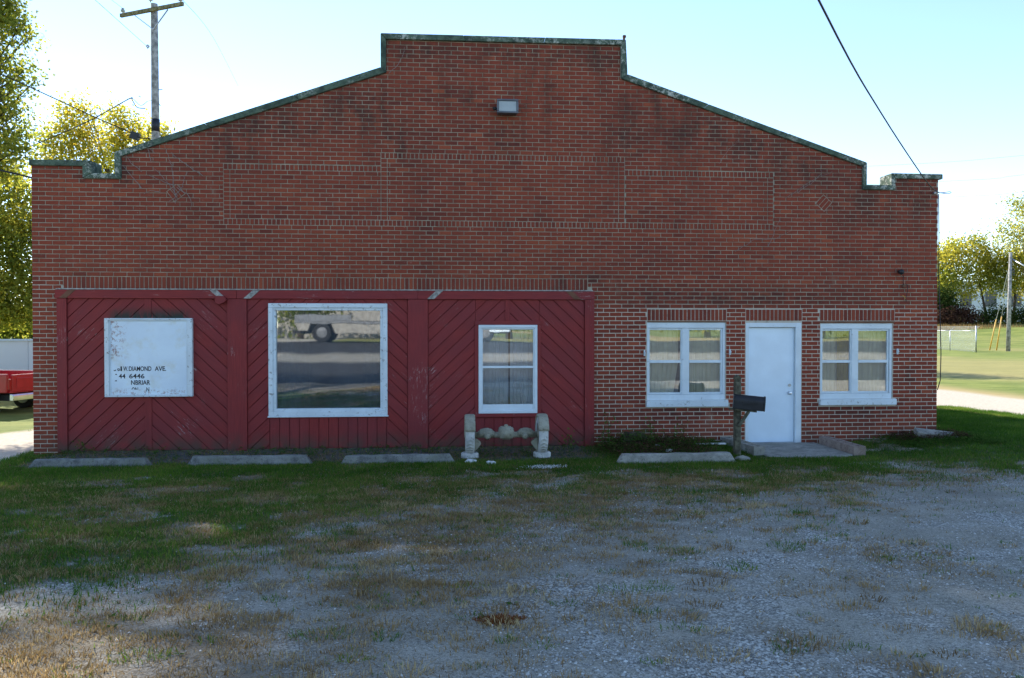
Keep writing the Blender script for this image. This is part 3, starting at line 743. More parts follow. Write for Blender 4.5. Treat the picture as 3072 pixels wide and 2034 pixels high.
# small sash window with red trim
wn = frame_mb(7.376, 8.392, .592, 2.118, .05, -.088, -.03).build('window', M['white2'], bld, bevel=.004)
wn['label'] = 'narrow white sash window above the cast axle sculpture'
frame_mb(7.4265, 8.3415, .6425, 2.0675, .022, -.07, -.0).build('jamb', M['white3'], wn)
MB().box(7.449, 8.319, -.062, -.03, 1.372, 1.41).build('meeting_rail', M['white2'], wn, bevel=.003)
MB().box(7.449, 8.319, -.052, -.03, .665, .745).build('bottom_rail', M['white2'], wn, bevel=.003)
MB().box(7.449, 8.319, -.052, -.03, 2.035, 2.066).build('top_rail', M['white2'], wn, bevel=.003)
pane(7.44, 8.33, .72, 1.39, -.034, M['glass'], wn); pane(7.44, 8.33, 1.39, 2.05, -.044, M['glass'], wn)
for a, b, c, d in ((7.312, 7.374, .558, 2.12), (8.394, 8.456, .558, 2.12)): board([(a, c), (b, c), (b, d), (a, d)], (0, 1), -.074, -.03, 'trim')
board([(7.312, 2.121), (8.456, 2.121), (8.456, 2.19), (7.312, 2.19)], (1, 0), -.082, -.03, 'trim')
board([(7.31, .53), (8.46, .53), (8.46, .589), (7.31, .589)], (1, 0), -.10, -.03, 'trim')
# paired sash windows in the brick
def pair(x0, x1, z0, z1, gl, lab, sillx, zs):
    f = frame_mb(x0, x1, z0, z1, .045, .015, .14, wt=.10, wb=.10).build('window', M['white3'], bld, bevel=.005); f['label'] = lab
    ml, mr = gl[0][1]+.022, gl[1][0]-.022
    MB().box(ml, mr, .018, .13, z0+.101, z1-.101).build('mullion', M['white3'], f, bevel=.004)
    for a, b in gl:
        frame_mb(a-.03, b+.03, z0+.105, z1-.105, .028, .035, .075).build('sash', M['white2'], f, bevel=.003)
        zm = .5*(z0+z1)-.005
        MB().box(a-.001, b+.001, .03, .07, zm-.024, zm+.024).build('meeting_rail', M['white2'], f, bevel=.003)
        pane(a-.005, b+.005, z0+.12, zm, .062, M['glass'], f); pane(a-.005, b+.005, zm, z1-.12, .055, M['glass'], f)
    MB().box(sillx[0], sillx[1], -.055, .10, zs, z0-.002).build('sill', M['white'], f, bevel=.006)
    return f
pair(10.342, 11.757, .79, 2.163, [(10.40, 10.955), (11.115, 11.68)], 'paired white sash window left of the door', (10.326, 11.795), .674)
pair(13.502, 14.846, .79, 2.148, [(13.54, 14.07), (14.225, 14.765)], 'paired white sash window right of the door', (13.482, 14.905), .682)
MB().box(10.345, 11.775, -.004, .05, 2.168, 2.188).build('lintel_angle', M['rust'], bld)
MB().box(13.49, 14.885, -.004, .05, 2.155, 2.188).build('lintel_angle', M['rust'], bld)
# door
df = MB().box(12.125, 12.185, .004, .16, .0, 2.16).box(13.045, 13.15, .004, .16, .0, 2.16).box(12.1855, 13.0445, .004, .16, 2.078, 2.16).build('door_frame', M['white3'], bld, bevel=.005)
dr = MB().box(12.19, 13.04, .062, .105, .022, 2.072).build('door', M['door'], bld, bevel=.004); dr['label'] = 'plain white steel entrance door'
MB().tube([(12.955, .062, .90), (12.955, .045, .90), (12.955, .030, .90), (12.955, .012, .90), (12.955, .0, .90)], [.032, .020, .016, .030, .022], 14).build('knob', M['chrome'], dr, smooth=True)
MB().tube([(12.955, .062, 1.04), (12.955, .045, 1.04)], .027, 14).build('deadbolt', M['metal'], dr)
MB().box(12.1855, 13.0445, -.02, .16, -.03, .018).build('threshold', M['metal'], bld, bevel=.003)
MB().box(12.02, 12.12, -.0, .2, -.2, -.03)
# curtains
def curtain(name, x0, x1, z0, z1, y, m, lab, folds=9, amp=.018, gath=None):
    n = 120; V = []; ph = random.uniform(0, 6)
    for i in range(n+1):
        t = i/n; X = x0+(x1-x0)*t
        yy = y+amp*math.sin(t*folds*2*math.pi+ph+1.2*math.sin(t*9))+.012*math.sin(t*folds*4.7*math.pi)
        for z, s in ((z0, 1.0), ((z0+z1)/2, .9), (z1, .5)):
            xx = X if gath is None else X+(gath-X)*(.18 if z == z0 else 0)
            V.append((xx, y+(yy-y)*s, z))
    Fq = [(i*3+j, i*3+3+j, i*3+4+j, i*3+1+j) for i in range(n) for j in range(2)]
    me = bpy.data.meshes.new(name); me.from_pydata(V, [], Fq); me.polygons.foreach_set('use_smooth', [True]*len(Fq)); me.materials.append(m)
    return tag(link(name, me), lab, 'curtain')
curtain('curtain', 10.36, 10.95, .80, 2.14, .155, M['curtain'], 'cream curtain behind the left sash of the window left of the door', 6, gath=10.36)
curtain('curtain', 11.02, 11.74, .80, 2.14, .155, M['curtain'], 'cream curtain behind the right sash of the window left of the door', 8)
curtain('curtain', 13.50, 13.93, .80, 2.13, .17, M['curtain'], 'cream curtain behind the left sash of the window right of the door', 5)
curtain('curtain', 13.87, 14.09, .80, 2.13, .115, M['curtainy'], 'narrow olive yellow curtain strip beside the window mullion, right of the door', 3)
curtain('curtain', 14.19, 14.84, .80, 2.13, .17, M['curtain'], 'cream curtain behind the right sash of the window right of the door', 7)
curtain('curtain', 7.38, 7.90, .60, 2.08, .09, M['curtainb'], 'left half of the grey sheer curtains in the narrow sash window', 6, .016)
curtain('curtain', 7.93, 8.40, .60, 2.08, .09, M['curtainb'], 'right half of the grey sheer curtains in the narrow sash window', 5, .016)
curtain('curtain', 3.80, 4.45, .45, 2.5, .5, M['curtaind'], 'dark drape at the left side of the large display window', 5)
curtain('curtain', 5.35, 5.95, .45, 2.5, .6, M['curtaind'], 'dark drape at the right side of the large display window', 4)
t = thing('display_shelf', 'low tan shelf inside the large display window', 'shelf', (4.8, .6, 0))
MB().box(3.7, 6.0, .24, .95, .60, .64).build('shelf_top', M['yellow'] if 0 else simple('tan_board', (.34, .28, .14), .7), t, bevel=.003)
for xx in (3.75, 4.85, 5.9): MB().box(xx, xx+.05, .4, .85, 0, .60).build('leg', M['postwood'], t)

# sign board ---------------------------------------------------------
sg = thing('sign_board', 'peeling white sign board with black lettering on the red timber', 'sign', (1.9, -.1, .92))
MB().box(1.24, 2.56, -.105, -.062, .955, 2.20).build('panel', M['signface'], sg)
frame_mb(1.196, 2.604, .922, 2.228, .075, -.135, -.060, wb=.022, wt=.028).build('sign_frame', M['white'], sg, bevel=.005)
frame_mb(1.272, 2.528, .945, 2.199, .018, -.120, -.105).build('sign_moulding', M['white3'], sg, bevel=.003)
def letters(txt, x0, x1, z0, h, cut=None, sx=None, parent=sg, y=-.1052):
    cu = bpy.data.curves.new('lettering', 'FONT'); cu.body = txt; cu.size = 1; cu.extrude = .0; cu.offset = .018; cu.resolution_u = 4
    ob = bpy.data.objects.new('tmp', cu); C.objects.link(ob); dg = bpy.context.evaluated_depsgraph_get()
    me = bpy.data.meshes.new_from_object(ob.evaluated_get(dg)); bpy.data.objects.remove(ob)
    bm = bmesh.new(); bm.from_mesh(me)
    xs_ = [v.co.x for v in bm.verts]; ys_ = [v.co.y for v in bm.verts]
    a, b, c, d = min(xs_), max(xs_), 0.0, .69
    s = (x1-x0)/(b-a)
    o0 = origin(parent)
    for v in bm.verts: v.co = Vector((x0+(v.co.x-a)*s-o0.x, y-o0.y, z0+(v.co.y-c)/(d-c)*h-o0.z))
    if cut:
        zc, keep = cut
        bmesh.ops.bisect_plane(bm, geom=list(bm.verts)+list(bm.edges)+list(bm.faces), plane_co=(0, 0, z0+h*zc-o0.z), plane_no=(0, 0, 1), clear_outer=keep == 'low', clear_inner=keep == 'high')
    g = bmesh.ops.extrude_face_region(bm, geom=list(bm.faces))
    for v in [e for e in g['geom'] if isinstance(e, bmesh.types.BMVert)]: v.co.y -= .0015
    bmesh.ops.recalc_face_normals(bm, faces=bm.faces)
    bm.to_mesh(me); bm.free(); me.materials.clear(); me.materials.append(M['letter']); return link('lettering', me, parent)
letters('3', 1.334, 1.372, 1.354, .073, (.28, 'low')); letters('6', 1.392, 1.432, 1.354, .073, (.55, 'low')); letters('1', 1.441, 1.466, 1.354, .073)
letters('W.', 1.486, 1.562, 1.354, .073); letters('DIAMOND', 1.576, 1.938, 1.354, .073); letters('AVE.', 1.992, 2.175, 1.354, .073)
letters('2', 1.355, 1.392, 1.230, .073, (.8, 'high')); letters('44', 1.413, 1.520, 1.230, .073); letters('6446', 1.580, 1.826, 1.230, .073)
letters('G', 1.345, 1.385, 1.124, .073, (.75, 'high')); letters('NBRIAR', 1.610, 1.917, 1.124, .073)
letters('ON', 1.619, 1.722, 1.010, .069, (.45, 'high')); letters('N', 1.855, 1.902, 1.010, .069)

# wall-mounted bits --------------------------------------------------
fl = thing('floodlight', 'grey rectangular floodlight high on the brick gable', 'floodlight', (7.87, -.1, 5.84))
MB().box(7.70, 8.04, -.17, -.004, 5.735, 5.955).build('housing', M['bronze'], fl, bevel=.012)
frame_mb(7.685, 8.055, 5.725, 5.965, .035, -.205, -.168).build('bezel', M['bronze'], fl, bevel=.008)
MB().box(7.722, 8.018, -.188, -.172, 5.762, 5.928).build('lens', M['lens'], fl)
MB().tube([(7.70, -.10, 5.82), (7.66, -.12, 5.82), (7.64, -.15, 5.81)], [.02, .028, .03], 10).build('photocell', M['black'], fl, smooth=True)
p0 = at(2698, 815, 0)
sn = thing('sensor_lamp', 'small round black lamp on the brick near the right corner', 'wall lamp', p0)
MB().tube([p0, p0+Vector((0, -.03, 0))], .035, 14).build('base', M['black'], sn)
MB().tube([p0+Vector((0, -.03, 0)), p0+Vector((-.01, -.08, -.01)), p0+Vector((-.03, -.13, -.02))], [.03, .05, .042], 14).build('head', M['black'], sn, smooth=True)
p0 = at(2710, 860, 0)
wi = thing('wire_stub', 'broken conduit with loose wires under the small black lamp', 'wiring', p0)
MB().tube([p0+Vector((-.01, -.02, .2)), p0+Vector((-.015, -.02, .06)), p0+Vector((.0, -.025, .03))], .005, 6).build('wire', M['cable'], wi)
MB().box(p0.x-.03, p0.x+.02, -.05, -.003, p0.z-.01, p0.z+.03).build('clamp', M['rust'], wi)
MB().tube([p0+Vector((.01, -.03, .05)), p0+Vector((.05, -.05, .03)), p0+Vector((.055, -.04, -.08)), p0+Vector((.03, -.03, -.2)), p0+Vector((.04, -.03, -.27))], .005, 6).build('wire', M['cable'], wi)
MB().tube([p0+Vector((-.03, -.03, -.16)), p0+Vector((-.0, -.05, -.19)), p0+Vector((.02, -.03, -.22))], .006, 6).build('wire', M['yellow'], wi)
for (px, pz, lb) in ((10.293, 1.624, 'white shutter clip on brick at the left of the left paired window'), (11.832, 1.641, 'white shutter clip on brick between the left paired window and the door'), (14.93, 1.643, 'white shutter clip on brick at the right of the right paired window')):
    t = thing('shutter_clip', lb, 'clip', (px, 0, pz), 'shutter clips beside the windows')
    MB().box(px-.012, px+.012, -.03, -.003, pz-.05, pz+.05).build('plate', M['white2'], t)
    MB().tube([(px, -.03, pz+.03), (px+.01, -.05, pz), (px, -.03, pz-.03)], .007, 6).build('hook', M['white2'], t)
v0 = at(1872, 121, .15)
t = thing('vent_pipe', 'short rusty stub pipe standing on the right end of the top coping', 'pipe', v0)
MB().tube([v0-Vector((0, 0, .03)), v0+Vector((0, 0, .05)), v0+Vector((.005, 0, .055)), v0+Vector((.005, 0, .085))], [.022, .022, .034, .03], 10).build('stub', M['rust'], t)

# dead vines on the brick
def vine(label, paths, r=.006):
    t = thing('dead_vine', label, 'vine', paths[0][0])
    for pts in paths:
        Q = [Vector(p) for p in pts]; P = []
        for i in range(len(Q)-1):
            for k in range(5): P.append(Q[i].lerp(Q[i+1], k/5)+Vector((random.uniform(-.01, .01), random.uniform(-.01, .003), random.uniform(-.01, .01))))
        P.append(Q[-1]); MB().tube(P, [r*(1-.6*i/len(P)) for i in range(len(P))], 5).build('stem', M['vine'], t)
def vp(l, ox=300, oy=400, s=2.631): return [at(ox+x/s, oy+y/s, -.014) for x, y in l]
vine('bare grey vine stems spreading over the brick below the left slope', [
    vp([(600, 500), (575, 380), (570, 260), (530, 160), (510, 85)]), vp([(610, 490), (560, 430), (500, 350), (430, 280)]),
    vp([(605, 480), (650, 420), (668, 340), (700, 300)]), vp([(610, 495), (540, 545)]), vp([(580, 410), (480, 370), (380, 330)]),
    vp([(610, 430), (690, 480), (720, 530), (718, 605)]), vp([(590, 550), (600, 500)]), vp([(810, 330), (700, 260), (600, 185), (560, 150)]),
    vp([(330, 435), (250, 340), (180, 250)]), vp([(330, 300), (250, 240), (200, 170)]), vp([(470, 465), (400, 455), (345, 480)]), vp([(400, 215), (390, 150), (370, 110), (430, 150)])])
vine('thin bare vine stems on the brick under the right slope', [
    vp([(1430, 1330), (1480, 1210), (1520, 1110)], 1700, 180, 2.368), vp([(1560, 980), (1700, 880), (1890, 790)], 1700, 180, 2.368), vp([(1640, 940), (1760, 860), (1810, 800), (1800, 740)], 1700, 180, 2.368),
    vp([(1200, 1360), (1320, 1280), (1480, 1270), (1600, 1210)], 1700, 180, 2.368), vp([(1080, 740), (1150, 640), (1220, 570)], 1700, 180, 2.368)], .004)
vine('thin dead vine stem on the brick just right of the upper left coping step', [vp([(165, 345), (240, 270), (270, 200), (280, 150)], 1100, 80, 2.449)], .005)
# hanging cable at the right corner
pc = [(2816, 582), (2817, 700), (2816, 830), (2820, 950), (2823, 1060), (2821, 1140), (2812, 1170)]
t = tag(MB().tube([at(x, y, -.03) for x, y in pc], .008, 6).build('hanging_cable', M['cable'], smooth=True), 'thin black cable hanging down the right corner of the building', 'cable')

# overhead cables
def cable(name, pts, r, label, sub=6, m='cable'):
    P = [Vector(p) for p in pts]; Q = []
    for i in range(len(P)-1):
        a = P[max(i-1, 0)]; b = P[i]; c = P[i+1]; d = P[min(i+2, len(P)-1)]
        for k in range(sub):
            t = k/sub; Q.append(.5*((2*b)+(c-a)*t+(2*a-5*b+4*c-d)*t*t+(3*b-a-3*c+d)*t**3))
    Q.append(P[-1])
    return tag(MB().tube(Q, r, 6).build(name, M[m], smooth=True), label, 'cable')
a_ = at(2456, 0, -7.0); e_ = Vector((15.66, -.07, 4.50)); m_ = at(2644, 340, -3.55)
back = a_+(a_-m_)*2.0+Vector((0, 0, .45)); back2 = a_+(a_-m_)*4.4+Vector((0, 0, 1.6))
cable('service_cable', [e_, at(2780, 545, -.6), m_, a_, back, back2], .0105, 'thick dark service cable running from the right corner up out of the picture')
hk = thing('cable_hook', 'wire loop anchoring the service cable on the right building corner', 'hook', e_)
MB().tube([e_, e_+Vector((.10, -.02, -.0)), e_+Vector((.19, -.02, .02)), e_+Vector((.22, -.02, 0)), e_+Vector((.18, -.02, -.02)), e_+Vector((.08, -.02, -.015)), e_], .007, 6).build('loop', M['metal'], hk)
MB().tube([(15.60, -.0, 4.5), (15.60, -.05, 4.5)], .02, 8).build('eye_plate', M['metal'], hk)

# ---------------------------------------------------------------- things in front of the wall
def wheelstop(x0, x1, y, h, label, rot=0.0, seed=1, m='conc'):
    z = gzf((x0+x1)/2, y)-.03; d = .085; e = .09
    L = (x1-x0)/2; bm = bmesh.new()
    n = 14; rnd = random.Random(seed); vs = []
    for i in range(n+1):
        u = -L+2*L*i/n; k = 1.0 if 0 < i < n else .25
        q = []
        for (a, b) in ((-d, 0), (-d*.62, h*.85), (-d*.42, h), (d*.42, h), (d*.62, h*.85), (d, 0)):
            uu = u
            if i in (0, n): uu = u+(-1 if i == n else 1)*(.10*(b/h) if b > 0 else 0)
            q.append(bm.verts.new((uu, a+rnd.uniform(-.004, .004), b+(rnd.uniform(-.006, .006) if b > 0 else 0))))
        vs.append(q)
    for i in range(n):
        for j in range(5): bm.faces.new((vs[i][j], vs[i][j+1], vs[i+1][j+1], vs[i+1][j]))
    bm.faces.new(vs[0]); bm.faces.new(vs[-1][::-1])
    bmesh.ops.recalc_face_normals(bm, faces=bm.faces)
    me = bpy.data.meshes.new('wheel_stop'); bm.to_mesh(me); bm.free(); me.materials.append(M[m])
    o = link('wheel_stop', me, None, ((x0+x1)/2, y, z)); o.rotation_euler = (0, 0, rot)
    return tag(o, label, 'wheel stop', 'concrete wheel stops along the building')
wheelstop(.66, 2.44, -1.43, .145, 'cracked grey concrete wheel stop at the left corner, below the sign', R(-1), 1)
wheelstop(2.93, 4.80, -1.42, .16, 'speckled concrete wheel stop left of the large display window centre', R(0), 2)
wheelstop(5.21, 6.98, -1.50, .16, 'concrete wheel stop just left of the cast axle sculpture', R(3), 3)
wheelstop(9.40, 11.28, -1.80, .17, 'pale worn concrete wheel stop in front of the left paired window', R(1.5), 4, 'conc2')

# cast concrete axle sculpture with two wheels
zs0 = gzf(7.8, -1.05)-.01
sc = thing('axle_sculpture', 'mossy cast concrete sculpture of a wheeled axle under the narrow window', 'sculpture', (7.78, -1.05, zs0))
def wheel(cx):
    zc = zs0+.375
    MB().tube([(cx, -1.05, zs0-.02), (cx, -1.05, zs0+.075), (cx, -1.05, zs0+.09)], [.145, .14, .12], 22).build('foot', M['castw'], sc, bevel=0)
    # tyre: disc with rounded shoulders, axis along x
    prof = [(-.068, .17), (-.072, .26), (-.055, .288), (0, .295), (.055, .288), (.072, .26), (.068, .17)]
    mb = MB(); n = 40; V = []
    for i in range(n):
        a = 2*math.pi*i/n
        for u, r in prof: V.append((cx+u, -1.05+r*math.cos(a), zc+r*math.sin(a)))
    k = len(prof); Fq = [(i*k+j, ((i+1) % n)*k+j, ((i+1) % n)*k+j+1, i*k+j+1) for i in range(n) for j in range(k-1)]
    mb.add(V, Fq); tw = mb.build('tyre', M['castw'], sc, smooth=True)
    MB().tube([(cx-.06, -1.05, zc), (cx+.06, -1.05, zc)], .172, 28).build('hub', M['cast'], sc)
    for s in (-1, 1):
        MB().tube([(cx+s*.058, -1.05, zc), (cx+s*.085, -1.05, zc)], [.07, .05], 14).build('hub_cap', M['cast'], sc)
    tr = MB()
    for i in range(13):
        a = R(188+i*12)
        a2 = a+R(8)
        for s in (-1, 1):
            p = Vector((cx, -1.05+.298*math.cos(a), zc+.298*math.sin(a))); q = Vector((cx+s*.060, -1.05+.288*math.cos(a2), zc+.288*math.sin(a2)))
            tr.bar(p, q, .016, .014, (0, math.cos(a), math.sin(a)))
    tr.build('tread', M['castw'], sc, bevel=.002)
    # mudguard
    V = []; n = 22; pr = [(-.080, .285), (-.082, .31), (-.060, .322), (0, .326), (.060, .322), (.082, .31), (.080, .285)]
    for i in range(n+1):
        a = R(16+172*i/n)
        for u, r in pr: V.append((cx+u, -1.05-r*math.cos(a), zc+r*math.sin(a)))
    Fq = [(i*7+j, (i+1)*7+j, (i+1)*7+(j+1) % 7, i*7+(j+1) % 7) for i in range(n) for j in range(7)]+[tuple(range(7)), tuple(n*7+j for j in range(6, -1, -1))]
    MB().add(V, Fq).build('mudguard', M['cast'], sc, smooth=True)
wheel(7.20); wheel(8.36)
def lobe(cx, s):
    pts = [(-.165, .0), (-.11, .065), (-.06, .095), (.06, .098), (.12, .06), (.165, .0), (.10, -.045), (-.10, -.045)]
    MB().prism([(cx+s*u, zs0+.375+v) for u, v in pts], -1.12, -.98).build('spring_lobe', M['cast'], sc, bevel=.022, segs=2, smooth=True)
    MB().tube([(cx+s*.0, -1.15, zs0+.352), (cx+s*.02, -1.11, zs0+.352)], [.038, .058], 14).build('boss', M['cast'], sc, smooth=True)
    MB().prism([(cx-s*.17, zs0+.32), (cx-s*.09, zs0+.26), (cx-s*.08, zs0+.225), (cx-s*.14, zs0+.15), (cx-s*.19, zs0+.10), (cx-s*.19, zs0+.32)], -1.10, -1.0).build('bracket', M['cast'], sc, bevel=.008)
lobe(7.46, 1); lobe(8.10, -1)
MB().tube([(7.26, -1.05, zs0+.365), (8.30, -1.05, zs0+.365)], .048, 14).build('axle', M['cast'], sc, smooth=True)
MB().prism([(7.70, zs0+.30), (7.86, zs0+.30), (7.895, zs0+.34), (7.905, zs0+.46), (7.88, zs0+.495), (7.68, zs0+.495), (7.655, zs0+.46), (7.665, zs0+.34)], -1.17, -.93).build('housing', M['cast'], sc, bevel=.025, segs=2, smooth=True)
MB().tube([(7.78, -1.05, zs0+.48), (7.78, -1.05, zs0+.52), (7.78, -1.05, zs0+.53)], [.035, .032, .02], 12).build('knob', M['cast'], sc, smooth=True)

# mailbox on a timber post
zm = gzf(11.48, -1.3)-.03
mp = thing('mailbox', 'black rural mailbox on a weathered wooden post left of the door', 'mailbox', (11.485, -1.3, zm))
MB().box(11.437, 11.533, -1.35, -1.254, zm, 1.20).build('post', M['postwood'], mp, bevel=.006)
MB().box(11.445, 11.525, -1.34, -1.26, 1.19, 1.235).prism([(11.435, 1.235), (11.535, 1.235), (11.53, 1.285), (11.485, 1.315), (11.44, 1.285)], -1.35, -1.25).build('post_cap', M['postwood'], mp, bevel=.004)
ax = Vector((.95, -.30, -.085)).normalized(); sd = Vector((ax.y, -ax.x, 0)).normalized(); uu = sd.cross(ax).normalized()
if uu.z < 0: uu = -uu
b0 = Vector((11.43, -1.36, .885))
def mbox(L0, L1, w_, hs, hr, mb):
    prof = [(-w_, 0), (w_, 0), (w_, hs)]+[(w_*math.cos(R(a)), hs+hr*math.sin(R(a))) for a in range(15, 180, 15)]+[(-w_, hs)]
    n = len(prof); V = [b0+ax*L+sd*u+uu*(v-.10) for L in (L0, L1) for u, v in prof]
    return mb.add(V, [tuple(range(n)), tuple(range(2*n-1, n-1, -1))]+[(i, (i+1) % n, (i+1) % n+n, i+n) for i in range(n)])
mbx = mbox(-.02, .43, .092, .125, .10, MB()).build('box', M['black'], mp, bevel=.004)
mbox(.431, .455, .099, .127, .107, MB()).build('door', M['black'], mbx, bevel=.004)
mbox(-.03, -.0205, .096, .127, .104, MB()).build('back_plate', M['black'], mbx)
MB().bar(b0+ax*.12+sd*.10*(1 if sd.y < 0 else -1)+uu*.0, b0+ax*.33+sd*.10*(1 if sd.y < 0 else -1)+uu*.03, .012, .03).build('flag', M['black'], mbx)
MB().bar(b0-ax*.09-uu*.118, b0+ax*.34-uu*.118, .11, .025, uu).build('arm', M['postwood'], mp, bevel=.003)
MB().bar(Vector((11.49, -1.37, .50)), b0+ax*.22-uu*.13, .06, .05).build('brace', M['postwood'], mp, bevel=.004)
# concrete blocks
def block(x, y, rz, label, grp, m='cinder', h=.19):
    z = gzf(x, y)-.05
    t = bmesh.new(); L, W_, H_ = .395, .195, h
    # plan polygon with two cores
    def loop(z_, pts): return [t.verts.new((a, b, z_)) for a, b in pts]
    def rect(x0, x1, y0, y1): return [(x0, y0), (x1, y0), (x1, y1), (x0, y1)]
    for z_ in (H_,):
        pass
    mb = MB(); w_ = .032
    mb.box(-L/2, L/2, -W_/2, -W_/2+w_, 0, H_).box(-L/2, L/2, W_/2-w_, W_/2, 0, H_)
    for xx in (-L/2, -w_/2, L/2-w_): mb.box(xx, xx+w_, -W_/2+w_+.0005, W_/2-w_-.0005, 0, H_-.001)
    mb.box(-L/2+w_, L/2-w_, -W_/2+w_+.001, W_/2-w_-.001, 0, H_*.35); t.free()
    o = mb.build('concrete_block', M[m]); o.location = (x, y, z); o.rotation_euler = (0, 0, rz)
    return tag(o, label, 'concrete block', grp)
for k, lb in enumerate(('hollow pinkish concrete block, nearest of the row right of the door', 'hollow pinkish concrete block, middle of the row right of the door', 'hollow pinkish concrete block against the wall, right of the door')):
    block(13.50-.0*k, -1.17+.405*k, R(90)+R((1.5, -1, .5)[k]), lb, 'blocks edging the door slab', h=.20)
for k, lb in enumerate(('hollow concrete block beside the mailbox post, nearest of the row left of the door', 'hollow concrete block, middle of the row left of the door', 'hollow concrete block against the wall, left of the door')):
    block(11.87-.05*k, -1.02+.40*k, R(96), lb, 'blocks edging the door slab', 'conc2', h=.19)
sb = MB().prism([(0, 0), (1, 0), (1, 1), (0, 1)], 0, 1)
sl_ = MB(); pts = [(11.96, -1.38), (12.3, -1.52), (12.75, -1.56), (13.15, -1.50), (13.38, -1.38), (13.38, -.02), (11.96, -.02)]
n = len(pts); sl_.add([(a, b, .022) for a, b in pts]+[(a, b, -.1) for a, b in pts], [tuple(range(n)), tuple(range(2*n-1, n-1, -1))]+[(i, i+n, (i+1) % n+n, (i+1) % n) for i in range(n)])
tag(sl_.build('door_slab', M['conc2'], bevel=.008), kind='structure')
def rock(x, y, s, label, m='rock', flat=.6, seed=0, cat='rock', name='rock', grp=None):
    rnd = random.Random(seed); bm = bmesh.new(); bmesh.ops.create_icosphere(bm, subdivisions=2, radius=s)
    for v in bm.verts: v.co *= 1+rnd.uniform(-.22, .22); v.co.z *= flat; v.co.y *= .8
    me = bpy.data.meshes.new(name); bm.to_mesh(me); bm.free(); me.materials.append(M[m])
    o = link(name, me, None, (x, y, gzf(x, y)+s*flat*.45)); return tag(o, label, cat, grp)
rock(7.20, -1.60, .085, 'white rock in the grass below the left foot of the axle sculpture', seed=3, flat=.45)
rock(7.50, -1.74, .075, 'smaller white rock in the grass right of the first rock', seed=5, flat=.45)
rock(10.42, -1.15, .055, 'white foam scrap lying in the weeds left of the paired window', seed=8, cat='litter', name='litter')
rock(10.33, -.75, .045, 'small white litter scrap beside the mossy stump', seed=9, cat='litter', name='litter')
rock(11.42, -1.72, .11, 'broken concrete lump at the end of the right wheel stop', 'conc2', .5, 12)
t = MB().box(-.33, .33, -.12, .12, -.05, .05).build('broken_slab', M['conc2'], bevel=.01); t.location = (15.35, -.50, .20); t.rotation_euler = (R(14), R(6), R(-14)); tag(t, 'tilted broken concrete slab at the right foot of the wall', 'concrete slab')
t = MB().box(-.26, .26, -.03, .03, -.012, .012).build('scrap_board', M['rock'], bevel=.003); t.location = (11.25, -.72, .12); t.rotation_euler = (0, 0, R(3)); tag(t, 'thin white scrap strip lying in the grass near the mailbox', 'litter')
# stump
zz = gzf(10.0, -.45)
st = thing('tree_stump', 'broken mossy stump in the weeds under the brick wall', 'stump', (10.0, -.45, zz))
rnd = random.Random(4); V = []; n = 18
for (r, z) in ((.26, -.05), (.20, .06), (.17, .13), (.13, .19)):
    for i in range(n):
        k = 1+.18*math.sin(i*1.9)+rnd.uniform(-.08, .08); V.append((10.0+r*k*1.15*math.cos(2*math.pi*i/n), -.45+r*k*.7*math.sin(2*math.pi*i/n), zz+z+rnd.uniform(-.015, .015)))
Fq = [(j*n+i, j*n+(i+1) % n, (j+1)*n+(i+1) % n, (j+1)*n+i) for j in range(3) for i in range(n)]+[tuple(3*n+i for i in range(n))]
MB().add(V, Fq).build('stump_body', M['bark'], st)

# ---------------------------------------------------------------- vegetation generators
def rand_dirs(n): v = RNG.normal(size=(n, 3)); return v/np.linalg.norm(v, axis=1)[:, None]
def leaf_cloud(name, cen, rad, n, size, m, parent, org, tintbias=0, sub=14, flat=.85):
    "cen (k,3), rad (k,) clumps; leaves gather in small sprays inside each clump"
    cen = np.array(cen, float); rad = np.array(rad, float); w_ = rad**2.2; w_ /= w_.sum()
    ns = max(1, n//sub); ci = RNG.choice(len(cen), ns, p=w_)
    u = RNG.random(ns)**.45; sp = cen[ci]+rand_dirs(ns)*(rad[ci]*u)[:, None]*np.array([1, 1, flat])
    li = np.repeat(np.arange(ns), sub); N_ = len(li)
    pos = sp[li]+RNG.normal(size=(N_, 3))*(size*1.7)
    a = rand_dirs(N_); b = np.cross(a, rand_dirs(N_)); b /= np.linalg.norm(b, axis=1)[:, None]
    s = size*RNG.uniform(.5, 1.15, N_)[:, None]
    V = np.stack([pos-a*s*.5, pos+b*s*.33, pos+a*s*.5, pos-b*s*.33], 1).reshape(-1, 3)
    Fq = np.arange(len(V)).reshape(-1, 4)
    ct = RNG.uniform(-.22, .22, len(cen)); t = np.clip(RNG.normal(.45, .2, N_)+ct[ci][li]+tintbias, 0, 1)
    return nmesh(name, V, Fq, m, parent, tint=t, org=org)
def tree(name, label, base, clumps, n, size, leafm, *a_, extra=None, **k_):
    t = tree_(name, label, base, clumps, n, size, leafm, *a_, **k_)
    if extra:
        cl2, n2, s2, tb2 = extra; leaf_cloud('shade_crown', [c[:3] for c in cl2], [c[3] for c in cl2], n2, s2, leafm, t, Vector(base), tb2)
        br = MB()
        for c in cl2:
            e = Vector(c[:3]); s0 = Vector((base[0]*.6+e.x*.4, base[1]*.6+e.y*.4, min(e.z-2.5, 15))); br.tube([s0, s0.lerp(e, .5)+Vector((0, 0, .4)), e], [.07, .05, .02], 5)
        br.build('limbs', M['bark'], t, smooth=True)
    return t
